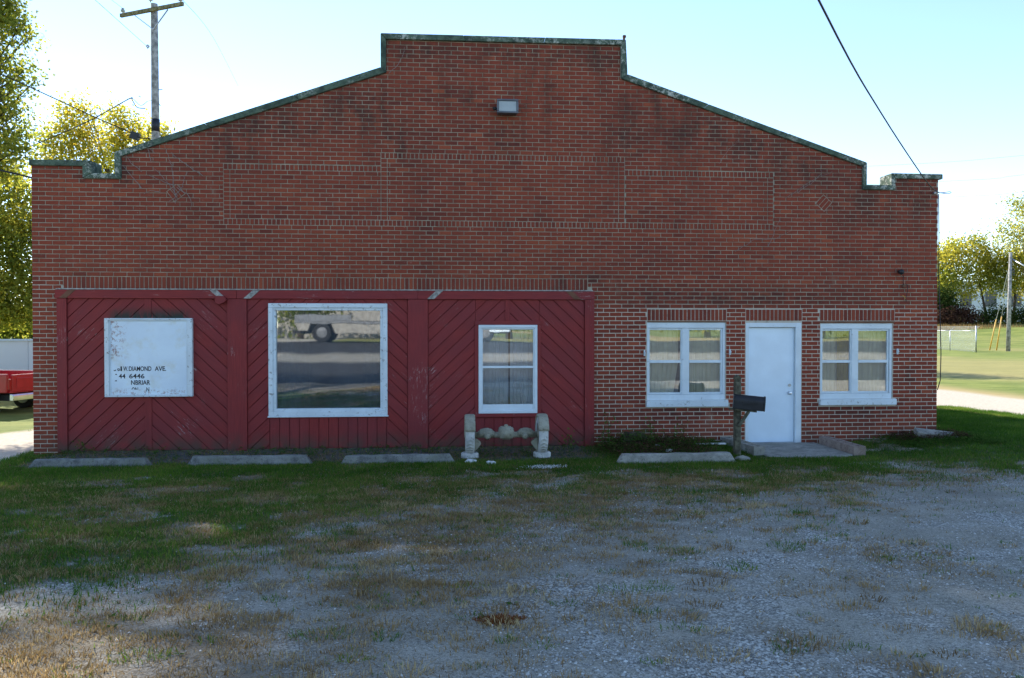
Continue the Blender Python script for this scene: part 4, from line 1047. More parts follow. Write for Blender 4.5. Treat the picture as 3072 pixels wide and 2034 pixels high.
def tree_(name, label, base, clumps, n, size, leafm, trunk_r=.25, trunk_top=None, cat='tree', group=None, tb=0, twigs=True, lean=None):
    base = Vector(base); t = thing(name, label, cat, base, group)
    cen = [Vector(c[:3]) for c in clumps]; rad = [c[3] for c in clumps]
    top = trunk_top or max(c.z for c in cen)*.8; tx = sum(c.x for c in cen)/len(cen); ty = sum(c.y for c in cen)/len(cen)
    T0 = Vector((base.x+(tx-base.x)*.5, base.y+(ty-base.y)*.5, top))
    mb = MB(); pts = [base.lerp(T0, k/6)+Vector((random.uniform(-.12, .12), random.uniform(-.12, .12), 0))*(k > 0)*trunk_r*3 for k in range(7)]
    mb.tube(pts, [trunk_r*(1.15-.13*k) for k in range(7)], 9)
    for c, r in zip(cen, rad):
        zt = min(max(base.z+(c.z-base.z)*random.uniform(.35, .6), base.z+.8), T0.z*.98); f = (zt-base.z)/(T0.z-base.z)
        s = base.lerp(T0, f); mid = s.lerp(c, .5)+Vector((random.uniform(-.3, .3), random.uniform(-.3, .3), r*.25))
        br = max(.03, trunk_r*.13)
        mb.tube([s, s.lerp(mid, .5), mid, c], [br, br*.75, br*.55, br*.2], 6)
        if twigs:
            for k in range(7):
                d = Vector(rand_dirs(1)[0]); e = c+d*r*.85; s2 = mid.lerp(c, random.uniform(.2, 1)); mb.tube([s2, s2.lerp(e, .5)+Vector((0, 0, .05)), e], [br*.22, br*.15, br*.05], 4)
    mb.build('trunk', M['bark'], t, smooth=True)
    leaf_cloud('crown', [tuple(c) for c in cen], rad, n, size, leafm, t, base, tb)
    return t
def C4(px, py, Y, rpx):
    p = at(px, py, Y); d = (p-CAM).dot(fwd); return (p.x, p.y, p.z, rpx*d/FPX)

# big tree at the left (its unseen upper crown is shaped to shade the yard)
cl = [C4(x-13, y, 8.2+.4*math.sin(k*2.3), r*.95) for k, (x, y, r) in enumerate([(-10, 20, 58), (25, 55, 42), (70, 88, 34), (95, 108, 20), (40, 10, 34), (35, 165, 22), (30, 205, 34), (85, 215, 34), (122, 238, 20), (15, 275, 34), (60, 258, 26), (-20, 110, 40),
      (15, 340, 44), (62, 335, 26), (70, 395, 30), (15, 425, 44), (65, 450, 34), (25, 505, 48), (-60, 150, 60), (-80, 300, 80), (-70, 450, 80), (-90, 0, 90)])]
shade_cl = []
for (x_t, y_t, h_t, r_t) in [(3.8, -7.0, 17, .9), (4.6, -7.9, 18, .75), (9.5, -8.2, 20.2, .9), (10.0, -9.7, 20.6, .9), (9.2, -9.1, 21, .8), (10.0, -8.2, 19.5, .8), (10.9, -8.1, 19.5, .6), (7.45, -7.3, 17, .5), (7.9, -7.35, 18, .5), (8.3, -7.5, 17.5, .5), (8.7, -7.75, 18.5, .55), (9.1, -7.9, 19, .55), (9.5, -8.0, 18, .55), (9.9, -8.2, 18.6, .55), (10.2, -8.4, 18.2, .45), (4.3, -7.8, 17.5, .65), (4.9, -7.0, 17.5, 1.1), (5.6, -7.3, 18, 1.2), (6.7, -8.1, 18.5, 1.2), (6.5, -9.3, 18, 1.1), (7.6, -8.9, 20, 1.4), (7.4, -10.2, 18.5, 1.2), (8.7, -9.4, 19, 1.3), (9.4, -10.1, 21, 1.2), (8.8, -8.6, 20.5, 1.0), (11.4, -10.6, 20, 1.1), (12.0, -9.6, 22, 1.1),
      (12.6, -9.9, 22.5, 1.3), (8.3, -11, 22, 1.6), (6.3, -12.0, 21, 1.2), (3.2, -12, 22, 1.7), (1.0, -12.4, 21.5, 1.6), (6, -13.5, 23.5, 1.7)]:
    shade_cl.append((x_t-.75*h_t, y_t+1.3*h_t, h_t, r_t))  # unseen clump set sunward of the ground spot it has to shade
tree('maple_tree', 'tall tree with yellowing leaves cut by the left edge of the picture', (-10.4, 9.8, gzf(-10, 10)), cl, 17500, .115, M['leafg'], .42, 17, tb=.12, extra=(shade_cl, 46000, .15, 0))
# middle left tree behind the building
cl = [C4(x, y, Y, r) for x, y, r, Y in [(205, 330, 34, 24), (250, 320, 28, 24), (275, 345, 26, 24), (190, 375, 40, 24), (240, 385, 44, 24), (160, 420, 40, 24), (210, 440, 46, 24), (270, 420, 36, 24.5), (150, 480, 46, 24), (220, 500, 50, 24), (290, 470, 36, 24), (290, 540, 50, 24), (180, 560, 60, 24), (130, 530, 40, 25)]]
tree('poplar_tree', 'yellow green tree behind the left end of the building', (-7.5, 24.5, gzf(-7, 24)), cl, 8200, .17, M['leafy'], .26, 9.5, tb=.12)
cl = [C4(x, y, Y, r) for x, y, r, Y in [(345, 345, 26, 26), (375, 340, 24, 26), (400, 365, 24, 26), (350, 385, 34, 26), (395, 400, 34, 26), (330, 425, 34, 26), (365, 440, 40, 26), (345, 500, 44, 26), (300, 560, 40, 26)]]
tree('poplar_tree', 'sparser yellow tree standing left of the utility pole', (-5.6, 26.4, gzf(-5, 26)), cl, 4600, .17, M['leafy'], .22, 9, tb=.18)
cl = [C4(x, y, Y, r) for x, y, r, Y in [(450, 385, 18, 30), (445, 410, 22, 30), (490, 395, 16, 30), (485, 410, 22, 30), (460, 450, 34, 30)]]
tree('poplar_tree', 'small tree top showing at the foot of the utility pole', (-3.6, 30.5, gzf(-3, 30)), cl, 1800, .2, M['leafy'], .16, 9, tb=.15)
# dense lower foliage at the far left
cl = [C4(x, y, Y, r) for x, y, r, Y in [(20, 560, 60, 19), (75, 590, 50, 19), (30, 660, 70, 19), (90, 690, 50, 20), (20, 760, 70, 19), (80, 780, 55, 19.4), (30, 850, 70, 19), (90, 870, 50, 19), (20, 930, 60, 19), (80, 950, 50, 19), (-80, 700, 120, 19), (-80, 900, 110, 19), (150, 700, 60, 21), (150, 850, 70, 21)]]
tree('hedge_tree', 'dense green tree mass behind the white panel fence at the left', (-9.0, 20, gzf(-9, 20)), cl, 21000, .18, M['leafg'], .3, 7, tb=.1)
cl = [C4(x, y, Y, r) for x, y, r, Y in [(10, 985, 45, 26), (70, 985, 45, 26), (130, 960, 60, 27), (-60, 960, 70, 26)]]
tree('shrub', 'low shrubs beyond the white panel fence at the left', (-12, 26.5, 0), cl, 9000, .2, M['leafg'], .1, 2, 'shrub')

# right-hand background, far across the field
def tr(name, lab, bx, by, spec, n, size, m, r, top, cat='tree', tb=0, grp='trees across the field'):
    tree(name, lab, (bx, by, gzf(bx, by)-.1), [C4(*s) for s in spec], n, size, M[m], r, top, cat, grp, tb)
def bx(px, Y): return at(px, 985, Y).x
bx_ = None
tr('field_tree', 'rounded olive tree in the middle of the treeline, two dark stems', bx(2960, 98), 98,
   [(2860, 760, 98, 45), (2920, 745, 98, 42), (2960, 770, 98, 45), (2900, 800, 98, 55), (2960, 830, 98, 50), (2850, 830, 98, 50), (2900, 870, 98, 40), (2985, 800, 98, 40), (2935, 725, 98, 24)], 9500, .40, 'leafg', .22, 9, tb=.3)
tr('field_tree', 'bushy olive tree next to the building corner', bx(2820, 102), 102,
   [(2815, 780, 102, 34), (2840, 760, 102, 30), (2810, 830, 102, 45), (2870, 740, 102, 28), (2800, 880, 102, 40), (2835, 860, 102, 40), (2780, 800, 102, 50)], 7000, .40, 'leafg', .2, 8, tb=.35)
tr('field_tree', 'green tree behind the timber pole at the right edge', bx(3040, 96), 96,
   [(3030, 780, 96, 42), (3075, 770, 96, 44), (3020, 830, 96, 42), (3070, 850, 96, 50), (3110, 800, 96, 60), (3005, 860, 96, 32)], 8000, .40, 'leafg', .24, 8, tb=.35)
tr('willow_tree', 'tall pale feathery tree at the right edge', bx(3085, 92), 92,
   [(3045, 615, 92, 26), (3070, 640, 92, 30), (3020, 685, 92, 32), (3055, 700, 92, 34), (2995, 712, 92, 22), (3090, 700, 92, 40), (3040, 735, 92, 30), (3095, 620, 92, 40), (3130, 670, 92, 50)], 4200, .36, 'leafw', .28, 15, tb=.15)
tr('dark_shrub', 'dark evergreen bush beside the building corner, across the field', bx(2830, 96), 96,
   [(2840, 890, 96, 24), (2825, 915, 96, 26), (2850, 925, 96, 24), (2805, 900, 96, 30)], 5000, .36, 'leafd', .12, 4, 'shrub')
tr('russet_shrub', 'reddish brown shrub mass above the chain link fence', bx(2870, 94), 94,
   [(2850, 950, 94, 26), (2885, 945, 94, 28), (2910, 955, 94, 24), (2820, 955, 94, 30), (2860, 970, 94, 26)], 6000, .32, 'leafr', .1, 4, 'shrub')
tr('dark_shrub', 'low dark brush under the middle of the treeline', bx(2975, 94), 94,
   [(2960, 955, 94, 22), (2990, 945, 94, 26), (3030, 950, 94, 30), (3075, 955, 94, 34), (2940, 968, 94, 20), (3120, 940, 94, 40)], 7000, .32, 'leafd', .1, 4, 'shrub', .1)
for k, (px, hh) in enumerate(((3180, 160), (3290, 210), (3420, 180))):
    tr('field_tree', ('olive tree just beyond the right picture edge', 'tall green tree beyond the right picture edge', 'far green tree well beyond the right picture edge')[k], bx(px, 96), 96, [(px+dx, 985-hh*f, 96, 55) for dx, f in ((-30, .5), (30, .55), (0, .95), (-10, .75), (20, .3))], 5000, .45, 'leafg', .25, 8)
tree('shadow_tree', 'unseen small tree added behind the right rear of the building to shade the field', (22.3, 29, 0), [(21.2, 28.4, 7.6, 1.5), (23.2, 29, 7.9, 1.6), (22.4, 30, 6.4, 1.7), (20.8, 29.8, 5.8, 1.5), (24.4, 29.6, 6.2, 1.5), (22.4, 28.6, 8.2, 1.1)], 5000, .22, M['leafg'], .2, 6)  # hidden tree, added to throw a band of shade across the field
# warehouse
wh = thing('warehouse', 'long white metal warehouse behind the treeline', 'building', (bx(2950, 125), 125, 2.6))
x0, x1 = bx(2700, 125), bx(3700, 125); zt = at(2900, 850, 125).z
MB().box(x0, x1, 125, 150, 2, zt).build('wall', M['panelw'], wh)
MB().box(x0-.3, x1+.3, 124.6, 150.4, zt+.01, zt+.35).build('roof', simple('pale_roof', (.8, .8, .78), .5), wh)
for k in range(3):
    xx = bx(2880+k*75, 125); MB().box(xx, xx+2.2, 124.93, 124.995, zt-4.3, zt-1.6).build('window', M['dark'], wh)
tag(nmesh('dry_brush', *(lambda V: (V, np.arange(len(V)).reshape(-1, 3)))((lambda n: (lambda b, a, s: np.stack([b-a, b+a, b+np.array([0, 0, 1])*s+RNG.normal(size=(n, 3))*.12], 1).reshape(-1, 3))(
    np.stack([RNG.uniform(bx(2780, 88), bx(3200, 88), n), RNG.uniform(86, 92, n), np.zeros(n)], 1)+np.array([0, 0, 1])*gz(np.full(n, 60.), np.full(n, 89.), False)[:, None]-np.array([0, 0, .05]), rand_dirs(n)*np.array([.05, .05, 0]), RNG.uniform(.4, 1.3, n)[:, None]))(9000)), M['dryb'], tint=RNG.uniform(0, .7, 9000)), kind='stuff')

# poles ---------------------------------------------------------------
ux, uy = -4.55, 18.0; uz = gzf(ux, uy)
up_t = thing('utility_pole', 'tall grey timber utility pole with crossarm rising behind the left roof', 'utility pole', (ux, uy, uz))
MB().tube([(ux+.02, uy, uz), (ux+.015, uy, 6), (ux, uy, 10), (ux-.02, uy, 14.66)], [.19, .16, .147, .128], 14).build('pole_shaft', M['pole'], up_t, smooth=True)
MB().tube([(ux+.005, uy, 9.72), (ux+.004, uy, 10.2)], .156, 14).build('band', M['band'], up_t, smooth=True)
A = Vector((ux-1.42, uy+.62, 14.36)); B = Vector((ux+1.42, uy-.74, 14.36)); off = Vector((-.06, -.13, 0))
MB().bar(A+off, B+off, .10, .14).build('crossarm', M['greenwood'], up_t, bevel=.006)
dA = (B-A).normalized()
for s, f in ((-1, .85), (1, .80)): MB().bar(Vector((ux, uy-.15, 13.62)), Vector((ux, uy, 14.28))+dA*s*f+off, .04, .03).build('brace', M['metal'], up_t)
for q in (A+dA*.12+off, B-dA*.14+off, Vector((ux-.12, uy-.1, 14.62))):
    MB().tube([q+Vector((0, 0, .06)), q+Vector((0, 0, .12)), q+Vector((0, 0, .13)), q+Vector((0, 0, .20)), q+Vector((0, 0, .21)), q+Vector((0, 0, .27))], [.02, .02, .075, .085, .05, .055], 12).build('insulator', M['metal'] if 0 else simple('porcelain', (.40, .42, .44), .25, 0, .1), up_t, smooth=True)
MB().tube([(ux-.20, uy-.05, 13.0), (ux-.26, uy-.05, 13.06), (ux-.30, uy-.05, 13.0), (ux-.26, uy-.05, 12.93), (ux-.20, uy-.05, 13.0)], .03, 8).build('spool', M['metal'], up_t, smooth=True)
MB().tube([(ux+.14, uy, 11.35), (ux+.28, uy-.02, 11.36)], .015, 6).build('step_bolt', M['metal'], up_t)
P = lambda x, y, Y: at(x/2.8, y/2.8, Y)
cable('service_wire', [P(-400, 470, 3), P(0, 620, 3), P(400, 800, 3), P(800, 985, 3), P(1075, 1103, 3), P(1110, 1122, 3)], .012, 'dark service wire running down from the left edge to the roof splice')
t = thing('splice_box', 'small black splice canister hanging above the left roof edge', 'junction box', P(1130, 1140, 3))
MB().bar(P(1100, 1130, 3), P(1168, 1155, 3), .12, .15).build('case', M['black'], t, bevel=.01)
MB().tube([P(1165, 1150, 3), P(1200, 1165, 3), P(1240, 1158, 3), P(1290, 1190, 3)], .012, 6).build('lead', M['cable'], t)
cable('service_wire', [P(-400, 1560, 16), P(0, 1335, 16), P(400, 1170, 16), P(760, 1010, 16), P(1080, 832, 16), P(1110, 840, 16), P(1150, 900, 16), P(1220, 911, 16)], .016, 'thin wire rising from the left edge toward the utility pole')
cable('service_wire', [P(820, 975, 16), P(1000, 880, 16), P(1100, 825, 16), P(1180, 885, 16), P(1240, 850, 16), P(1275, 840, 17.8)], .010, 'slack tap wire curling beside the utility pole')
cable('drop_wire', [P(-300, 1370, 1.5), P(0, 1430, 1.5), P(270, 1494, 1.5), P(420, 1540, 1.5)], .018, 'thick black drop wire ending at the left building corner')
cable('guy_wire', [P(1336, 872, 18), P(1400, 970, 12), P(1467, 1095, 6)], .012, 'thin guy wire from the utility pole down to the left roof slope')
cable('line_wire', [A+off+dA*.12+Vector((0, 0, .27)), P(860, -60, 10), P(700, -200, 4)], .006, 'faint overhead line wire leaving the left insulator')
cable('line_wire', [Vector((ux-.28, uy, 13.0)), P(800, 0, 10), P(600, -170, 5)], .007, 'faint overhead neutral wire going up left from the pole spool')
cable('line_wire', [B+off-dA*.14+Vector((0, 0, .27)), P(1800, 330, 40), P(2000, 720, 80)], .009, 'faint overhead line wire falling away right of the utility pole')

zz = gzf(57, 53.2); fp = thing('light_pole', 'slim timber pole with a bracket arm at the right edge of the field', 'pole', (57.0, 53.2, zz))
q0 = at(3024, 1057, 53.2); q1 = at(3032, 757, 53.2)
MB().tube([(q0.x, 53.2, zz-.3), (q1.x, 53.2, q1.z)], [.19, .13], 10).build('pole_shaft', M['pole'], fp, smooth=True)
MB().tube([at(3034, 776, 53.2), at(3072, 797, 52), at(3110, 820, 51)], .07, 8).build('bracket_arm', M['metal'], fp, smooth=True)
for k in range(3): MB().tube([at(3041, 808+k*7, 53), at(3041, 812+k*7, 53)], .09, 8).build('insulator', M['black'], fp)
for px, py, py2, lb, grp in ((2967, 1050, 958, 'left of two leaning guy wires with a yellow guard near the field pole', 1), (2989, 1045, 950, 'right of two leaning guy wires with a yellow guard near the field pole', 2)):
    g0 = at(px, py, 56); g1 = at(px+ (22 if grp == 1 else 16), py2, 55.5); g2 = at(3030, 790, 53.3)
    t = thing('guy_anchor', lb, 'guy wire', g0, 'guy wires of the field pole')
    MB().tube([g0-Vector((0, 0, .3)), g1], .055, 8).build('guard', M['yellow'], t, smooth=True); MB().tube([g1, g2], .022, 6).build('strand', M['metal'], t)
for k, (ya, yb, xa) in enumerate(((497, 466, 2640), (544, 524, 2830), (592, 575, 2830), (638, 625, 2830))):
    cable('power_line', [at(xa-1500, ya+60, 150), at(xa, ya, 150), at(3072, yb, 150), at(3600, yb-50, 150)], .024, 'faint distant power line, %s of four right of the building' % ('topmost', 'second', 'third', 'lowest')[k], 4, 'pole')

# chain link fence
fz = gzf(52, 55)
cf = thing('chain_link_fence', 'grey chain link fence with barbed wire across the field', 'fence', (52, 52, fz))
fa = at(2928, 1058, 50.5); fb = at(2850, 1052, 56); fdir = (Vector((fb.x, 56, 0))-Vector((fa.x, 50.5, 0)))
posts = [Vector((fa.x, 50.5, 0))+fdir*k for k in (0, 1, 2, 3, 4)]
Hf = 1.85
cm = N('chain_link_mesh'); v_ = cm.pos(); s_ = cm.math('ADD', cm.sep(v_, 0), cm.sep(v_, 1)); zc_ = cm.sep(v_, 2)
w1 = cm.math('ABSOLUTE', cm.math('SUBTRACT', cm.math('FRACT', cm.math('MULTIPLY', cm.math('ADD', s_, zc_), 12.0)), .5)); w2 = cm.math('ABSOLUTE', cm.math('SUBTRACT', cm.math('FRACT', cm.math('MULTIPLY', cm.math('SUBTRACT', s_, zc_), 12.0)), .5))
al = cm.math('MAXIMUM', cm.ramp(w1, .36, .42), cm.ramp(w2, .36, .42)); tt_ = cm.n('ShaderNodeBsdfTransparent'); mx_ = cm.n('ShaderNodeMixShader')
cm.set(mx_.inputs[0], cm.math('MULTIPLY', al, .4)); cm.t.links.new(tt_.outputs[0], mx_.inputs[1]); cm.t.links.new(cm.bsdf((.40, .41, .40), .5, .5), mx_.inputs[2]); M['mesh'] = cm.end(mx_.outputs[0])
for k, q in enumerate(posts):
    z = gzf(q.x, q.y); h = Hf+.45 if k == 0 else Hf
    MB().tube([(q.x, q.y, z-.1), (q.x, q.y, z+h)], .06 if k == 0 else .04, 10).build('post', M['metal'], cf, smooth=True)
    if k: MB().tube([(q.x, q.y, z+Hf), (q.x+.3, q.y-.2, z+Hf+.38)], .03, 6).build('outrigger', M['metal'], cf)
    if k < 4:
        q2 = posts[k+1]; z2 = gzf(q2.x, q2.y)
        MB().tube([(q.x, q.y, z+Hf), (q2.x, q2.y, z2+Hf)], .032, 8).build('top_rail', M['metal'], cf, smooth=True)
        MB().bar((q.x, q.y, (z+z+Hf)/2), (q2.x, q2.y, (z2+z2+Hf)/2), .012, Hf-.1).build('mesh_panel', M['mesh'], cf)
        for j in range(4): MB().tube([(q.x+.08*j, q.y-.05*j, z+Hf+.08+.1*j), (q2.x+.08*j, q2.y-.05*j, z2+Hf+.08+.1*j)], .012, 5).build('barbed_wire', M['metal'], cf)

# white panel fence and red pickup at the left
wf = thing('panel_fence', 'white metal panel fence behind the red pickup', 'fence', (-9, 14.6, 0))
ztop = at(50, 1018, 14.6).z
for k in range(9):
    xa = -19.5+k*1.7
    MB().box(xa, xa+1.69, 14.6, 14.63, .02, ztop-.06).build('panel', M['panelw'], wf, bevel=.004)
MB().box(-19.6, -4.2, 14.55, 14.68, ztop-.055, ztop+.01).build('top_rail', M['white2'], wf, bevel=.005)
for k in range(10): MB().box(-19.55+k*1.7, -19.47+k*1.7, 14.632, 14.72, -.1, ztop-.06).build('post', M['metal'], wf)

def wheel_obj(parent, c, axis_, r, w_, rim='metal'):
    a = Vector(axis_).normalized(); c = Vector(c)
    o = MB().tube([c-a*w_/2, c-a*w_*.42, c+a*w_*.42, c+a*w_/2], [r*.86, r, r, r*.86], 26).build('wheel', M['tyre'], parent, smooth=False)
    for s in (-1, 1): MB().tube([c+a*s*w_*.5, c+a*s*(w_*.5+.015), c+a*s*(w_*.5+.03)], [r*.60, r*.56, r*.22], 20).build('rim', M[rim], o, smooth=False)
    return o
def vehicle_frame(o, hd):
    h = Vector((*hd, 0)).normalized(); l = Vector((-h.y, h.x, 0)); o = Vector(o)
    return lambda a, b, c: o+h*a+l*b+Vector((0, 0, c))
def hull(fn, prof, w0, w1, mb=None, wt=None):
    "prof list of (a,z) side outline; extruded from b=w0..w1"
    mb = mb or MB(); n = len(prof); V = [fn(a, w0, z) for a, z in prof]+[fn(a, w1, z) for a, z in prof]
    return mb.add(V, [tuple(range(n)), tuple(range(2*n-1, n-1, -1))]+[(i, i+n, (i+1) % n+n, (i+1) % n) for i in range(n)])
# tailgate's near (left rear) corner is at the origin; +a forward, +b left
g_ = at(12, 1240, 6.0)
fn = vehicle_frame((g_.x+.02, g_.y+.15, gzf(-4, 6.5)), (-.965, .26))
pk = thing('pickup_truck', 'red pickup truck with chrome rear bumper parked left of the building', 'pickup truck', fn(0, -.85, 0))
W_ = 1.70
zb0, zb1 = .52, .98
body = hull(fn, [(.06, zb0), (1.0, zb0), (2.3, zb0), (2.3, zb1), (.03, zb1)], -.07, 0).build('bed_side', M['truckred'], pk, bevel=.02)
hull(fn, [(.06, zb0), (2.3, zb0), (2.3, zb1), (.03, zb1)], -W_, -W_+.07).build('bed_side', M['truckred'], pk, bevel=.02)
hull(fn, [(.0, zb0), (2.3, zb0), (2.3, zb0+.1), (0, zb0+.1)], -W_+.07, -.07).build('bed_floor', M['truckred'], pk)
tg = hull(fn, [(-.02, zb0+.03), (.04, zb0+.03), (.04, zb1-.02), (-.02, zb1-.02)], -W_+.10, -.10).build('tailgate', M['truckred'], pk, bevel=.012)
hull(fn, [(-.035, zb0+.11), (-.021, zb0+.11), (-.021, zb1-.10), (-.035, zb1-.10)], -W_+.22, -.22).build('stamped_panel', M['truckred'], tg, bevel=.006)
hull(fn, [(-.04, zb1-.07), (-.02, zb1-.07), (-.02, zb1-.045), (-.04, zb1-.045)], -.92, -.78).build('handle', M['chrome'], tg)
for b0_ in (-.09, -W_+.01): hull(fn, [(-.025, zb0+.08), (.03, zb0+.08), (.03, zb1-.12), (-.025, zb1-.12)], b0_, b0_+.08).build('tail_light', M['redlens'], pk, bevel=.005)
bm_ = hull(fn, [(-.16, .34), (-.05, .34), (-.05, .50), (-.12, .50), (-.18, .46)], -W_-.02, .02).build('rear_bumper', M['chrome'], pk, bevel=.012)
hull(fn, [(-.19, .355), (-.181, .355), (-.181, .475), (-.19, .475)], -1.0, -.70).build('number_plate', M['plate'], bm_)
hull(fn, [(-.24, .27), (.2, .27), (.2, .32), (-.24, .32)], -.90, -.80).build('tow_hitch', M['black'], pk)
hull(fn, [(2.34, .45), (5.0, .45), (5.0, .85), (4.85, .98), (3.85, 1.02), (3.55, 1.42), (2.75, 1.45), (2.4, 1.02), (2.34, 1.0)], -W_, 0).build('cab', M['truckred'], pk, bevel=.03)
hull(fn, [(2.52, 1.06), (3.68, 1.06), (3.50, 1.38), (2.78, 1.40)], .001, .012).build('side_window', M['black'], pk); hull(fn, [(2.52, 1.06), (3.68, 1.06), (3.50, 1.38), (2.78, 1.40)], -W_-.012, -W_-.001).build('side_window', M['black'], pk)
hull(fn, [(2.36, 1.08), (2.345, 1.08), (2.56, 1.36), (2.58, 1.36)], -W_+.2, -.2).build('rear_window', M['black'], pk)
hull(fn, [(.2, .30), (4.8, .30), (4.8, .44), (.2, .44)], -W_+.35, -.35).build('chassis', M['black'], pk)
lax = fn(0, 1, 0)-fn(0, 0, 0)
for a in (.95, 4.05):
    for b in (-.14, -W_+.14): wheel_obj(pk, fn(a, b, .33), lax, .33, .20)

# street behind the camera (seen mirrored in the window panes) -----------
ty = -26.0; tz = gzf(1, ty)
fn2 = vehicle_frame((-1.0, ty, tz), (1, 0)); b0v, b1v = -2.3, 0.0
tk = thing('flatbed_truck', 'silver flatbed work truck parked on the street, mirrored in the display window', 'truck', (3.5, ty-1, tz))
hull(fn2, [(.2, .95), (4.9, .95), (4.9, 1.08), (.2, 1.08)], b0v, b1v).build('bed', M['silver'], tk, bevel=.02)
hull(fn2, [(.2, 1.08), (3.0, 1.08), (3.0, 1.42), (.2, 1.42)], b1v-.05, b1v).build('side_rail', M['silver'], tk, bevel=.01)
hull(fn2, [(.35, .60), (.80, .60), (.95, .95), (.25, .95)], b0v+.05, b1v-.02).build('rear_skirt', M['beige'], tk)
hull(fn2, [(2.2, .45), (4.9, .45), (4.9, .94), (2.0, .94)], b1v-.6, b1v-.01).build('toolbox', M['beige'], tk, bevel=.015)
hull(fn2, [(3.1, 1.09), (4.95, 1.09), (4.95, 2.5), (3.1, 2.5)], b0v, b1v-.02).build('box_body', M['beige'], tk, bevel=.02)
hull(fn2, [(5.1, .5), (10.9, .5), (11.0, 1.1), (10.9, 1.45), (8.7, 1.6), (8.1, 2.45), (5.2, 2.5)], b0v, b1v-.02).build('cab', M['white2'], tk, bevel=.04)
hull(fn2, [(5.9, 1.45), (8.2, 1.45), (7.8, 2.25), (5.9, 2.25)], b1v-.018, b1v-.005).build('side_window', M['black'], tk)
hull(fn2, [(0, .45), (10.9, .45), (10.9, .6), (0, .6)], b0v+.5, b1v-.5).build('chassis', M['black'], tk)
for a in (1.5, 9.6):
    for b in (-.16, b0v+.16): wheel_obj(tk, fn2(a, b, .50), (0, 1, 0), .50, .26, 'silver')
hs = thing('house', 'tan house across the street behind the camera', 'house', (2, -46, 1.4))
MB().box(-6, 8, -52, -46, 1.2, 4.6).build('wall', M['beige'], hs)
MB().add([(-6.5, -45.5, 4.6), (8.5, -45.5, 4.6), (8.5, -52.5, 4.6), (-6.5, -52.5, 4.6), (-5, -49, 7.0), (7, -49, 7.0)], [(0, 1, 5, 4), (1, 2, 5), (2, 3, 4, 5), (3, 0, 4), (3, 2, 1, 0)]).build('roof', M['roofm'], hs)
for xx in (-4.2, 1.2, 4.6): MB().box(xx, xx+1.2, -45.99, -45.93, 2.2, 3.5).build('window', M['black'], hs)
rr = random.Random(31)
for k, xx in enumerate((-16, -9.5, -3, 4.5, 11, 18, 25, 33)):
    yy = -40+rr.uniform(-3, 2); h = rr.uniform(5, 9)
    tree('street_tree', ('green tree across the street behind the camera, leftmost', 'second green tree across the street', 'third green tree across the street, before the house', 'fourth green tree across the street, before the house', 'fifth green tree across the street', 'sixth green tree across the street', 'seventh green tree across the street', 'rightmost green tree across the street')[k],
         (xx, yy, 1.35), [(xx+rr.uniform(-1.8, 1.8), yy+rr.uniform(-1.5, 1.5), 1.35+h*f, rr.uniform(1.3, 2.1)) for f in (.25, .4, .5, .6, .75, .9)], 3200, .34, M['leafg'], .2, h*.7, group='trees across the street')

# ---------------------------------------------------------------- small ground cover
def blades(name, X, Y, h, w_, lean, m, tint, seg2=False, kind='stuff', zoff=0.0):
    n = len(X); Z = gz(X, Y)-.004+zoff; a = RNG.uniform(0, 2*np.pi, n); d = np.stack([np.cos(a), np.sin(a), np.zeros(n)], 1)
    la = RNG.uniform(0, 2*np.pi, n) if lean.ndim == 1 else None
    ld = np.stack([np.cos(la), np.sin(la), np.zeros(n)], 1)*lean[:, None] if la is not None else lean
    b = np.stack([X, Y, Z], 1); u = np.array([0, 0, 1.0])
    if not seg2:
        V = np.stack([b-d*w_[:, None]/2, b+d*w_[:, None]/2, b+u*h[:, None]+ld*h[:, None]], 1).reshape(-1, 3)
        return tag(nmesh(name, V, np.arange(len(V)).reshape(-1, 3), m, tint=tint), kind=kind)
    mid = b+u*h[:, None]*.6+ld*h[:, None]*.35; tip = b+u*h[:, None]*.9+ld*h[:, None]*1.1
    V = np.stack([b-d*w_[:, None]/2, b+d*w_[:, None]/2, mid-d*w_[:, None]*.35, mid+d*w_[:, None]*.35, tip], 1).reshape(-1, 3)
    k = np.arange(n)[:, None]*5; F3 = np.concatenate([k+[0, 1, 3], k+[0, 3, 2], k+[2, 3, 4]], 0)
    return tag(nmesh(name, V, F3, m, tint=np.tile(tint, 3)), kind=kind)
def obstacles(X, Y):
    ok = (Y < -.06) | (X > 15.75) | (X < -.06)
    ok &= ~((X > 11.75) & (X < 13.62) & (Y > -1.55) & (Y < .5))
    for a, b, c in ((.6, 2.5, -1.43), (2.9, 4.85, -1.42), (5.15, 7.0, -1.5), (9.4, 11.3, -1.8)): ok &= ~((X > a) & (X < b) & (np.abs(Y-c) < .078))
    return ok
# lawn
n = 900000; X = RNG.uniform(-1.8, 20.5, n); Y = RNG.uniform(-10, 5.5, n)
keep = (np.abs((X-6.9)/(Y+13.6)-.08) < .78)
den = f_green(X, Y)*(1-f_apron(X, Y)*.93)*(1-f_drive(X, Y))*obstacles(X, Y); den = np.where((Y > 0) & (X > 0), den*(X > 15.7), den)
k = keep & (RNG.random(n) < den); X, Y = X[k], Y[k]; n = len(X)
hh = RNG.uniform(.022, .062, n)*(.7+.7*fbm(X, Y, .7, 61)); tt = np.clip(RNG.normal(.42, .2, n)+(fbm(X, Y, .9, 62)-.5)*1.1, 0, 1)
blades('lawn_grass', X, Y, hh, RNG.uniform(.006, .011, n), np.abs(RNG.normal(0, .55, n)), M['blade'], tt)
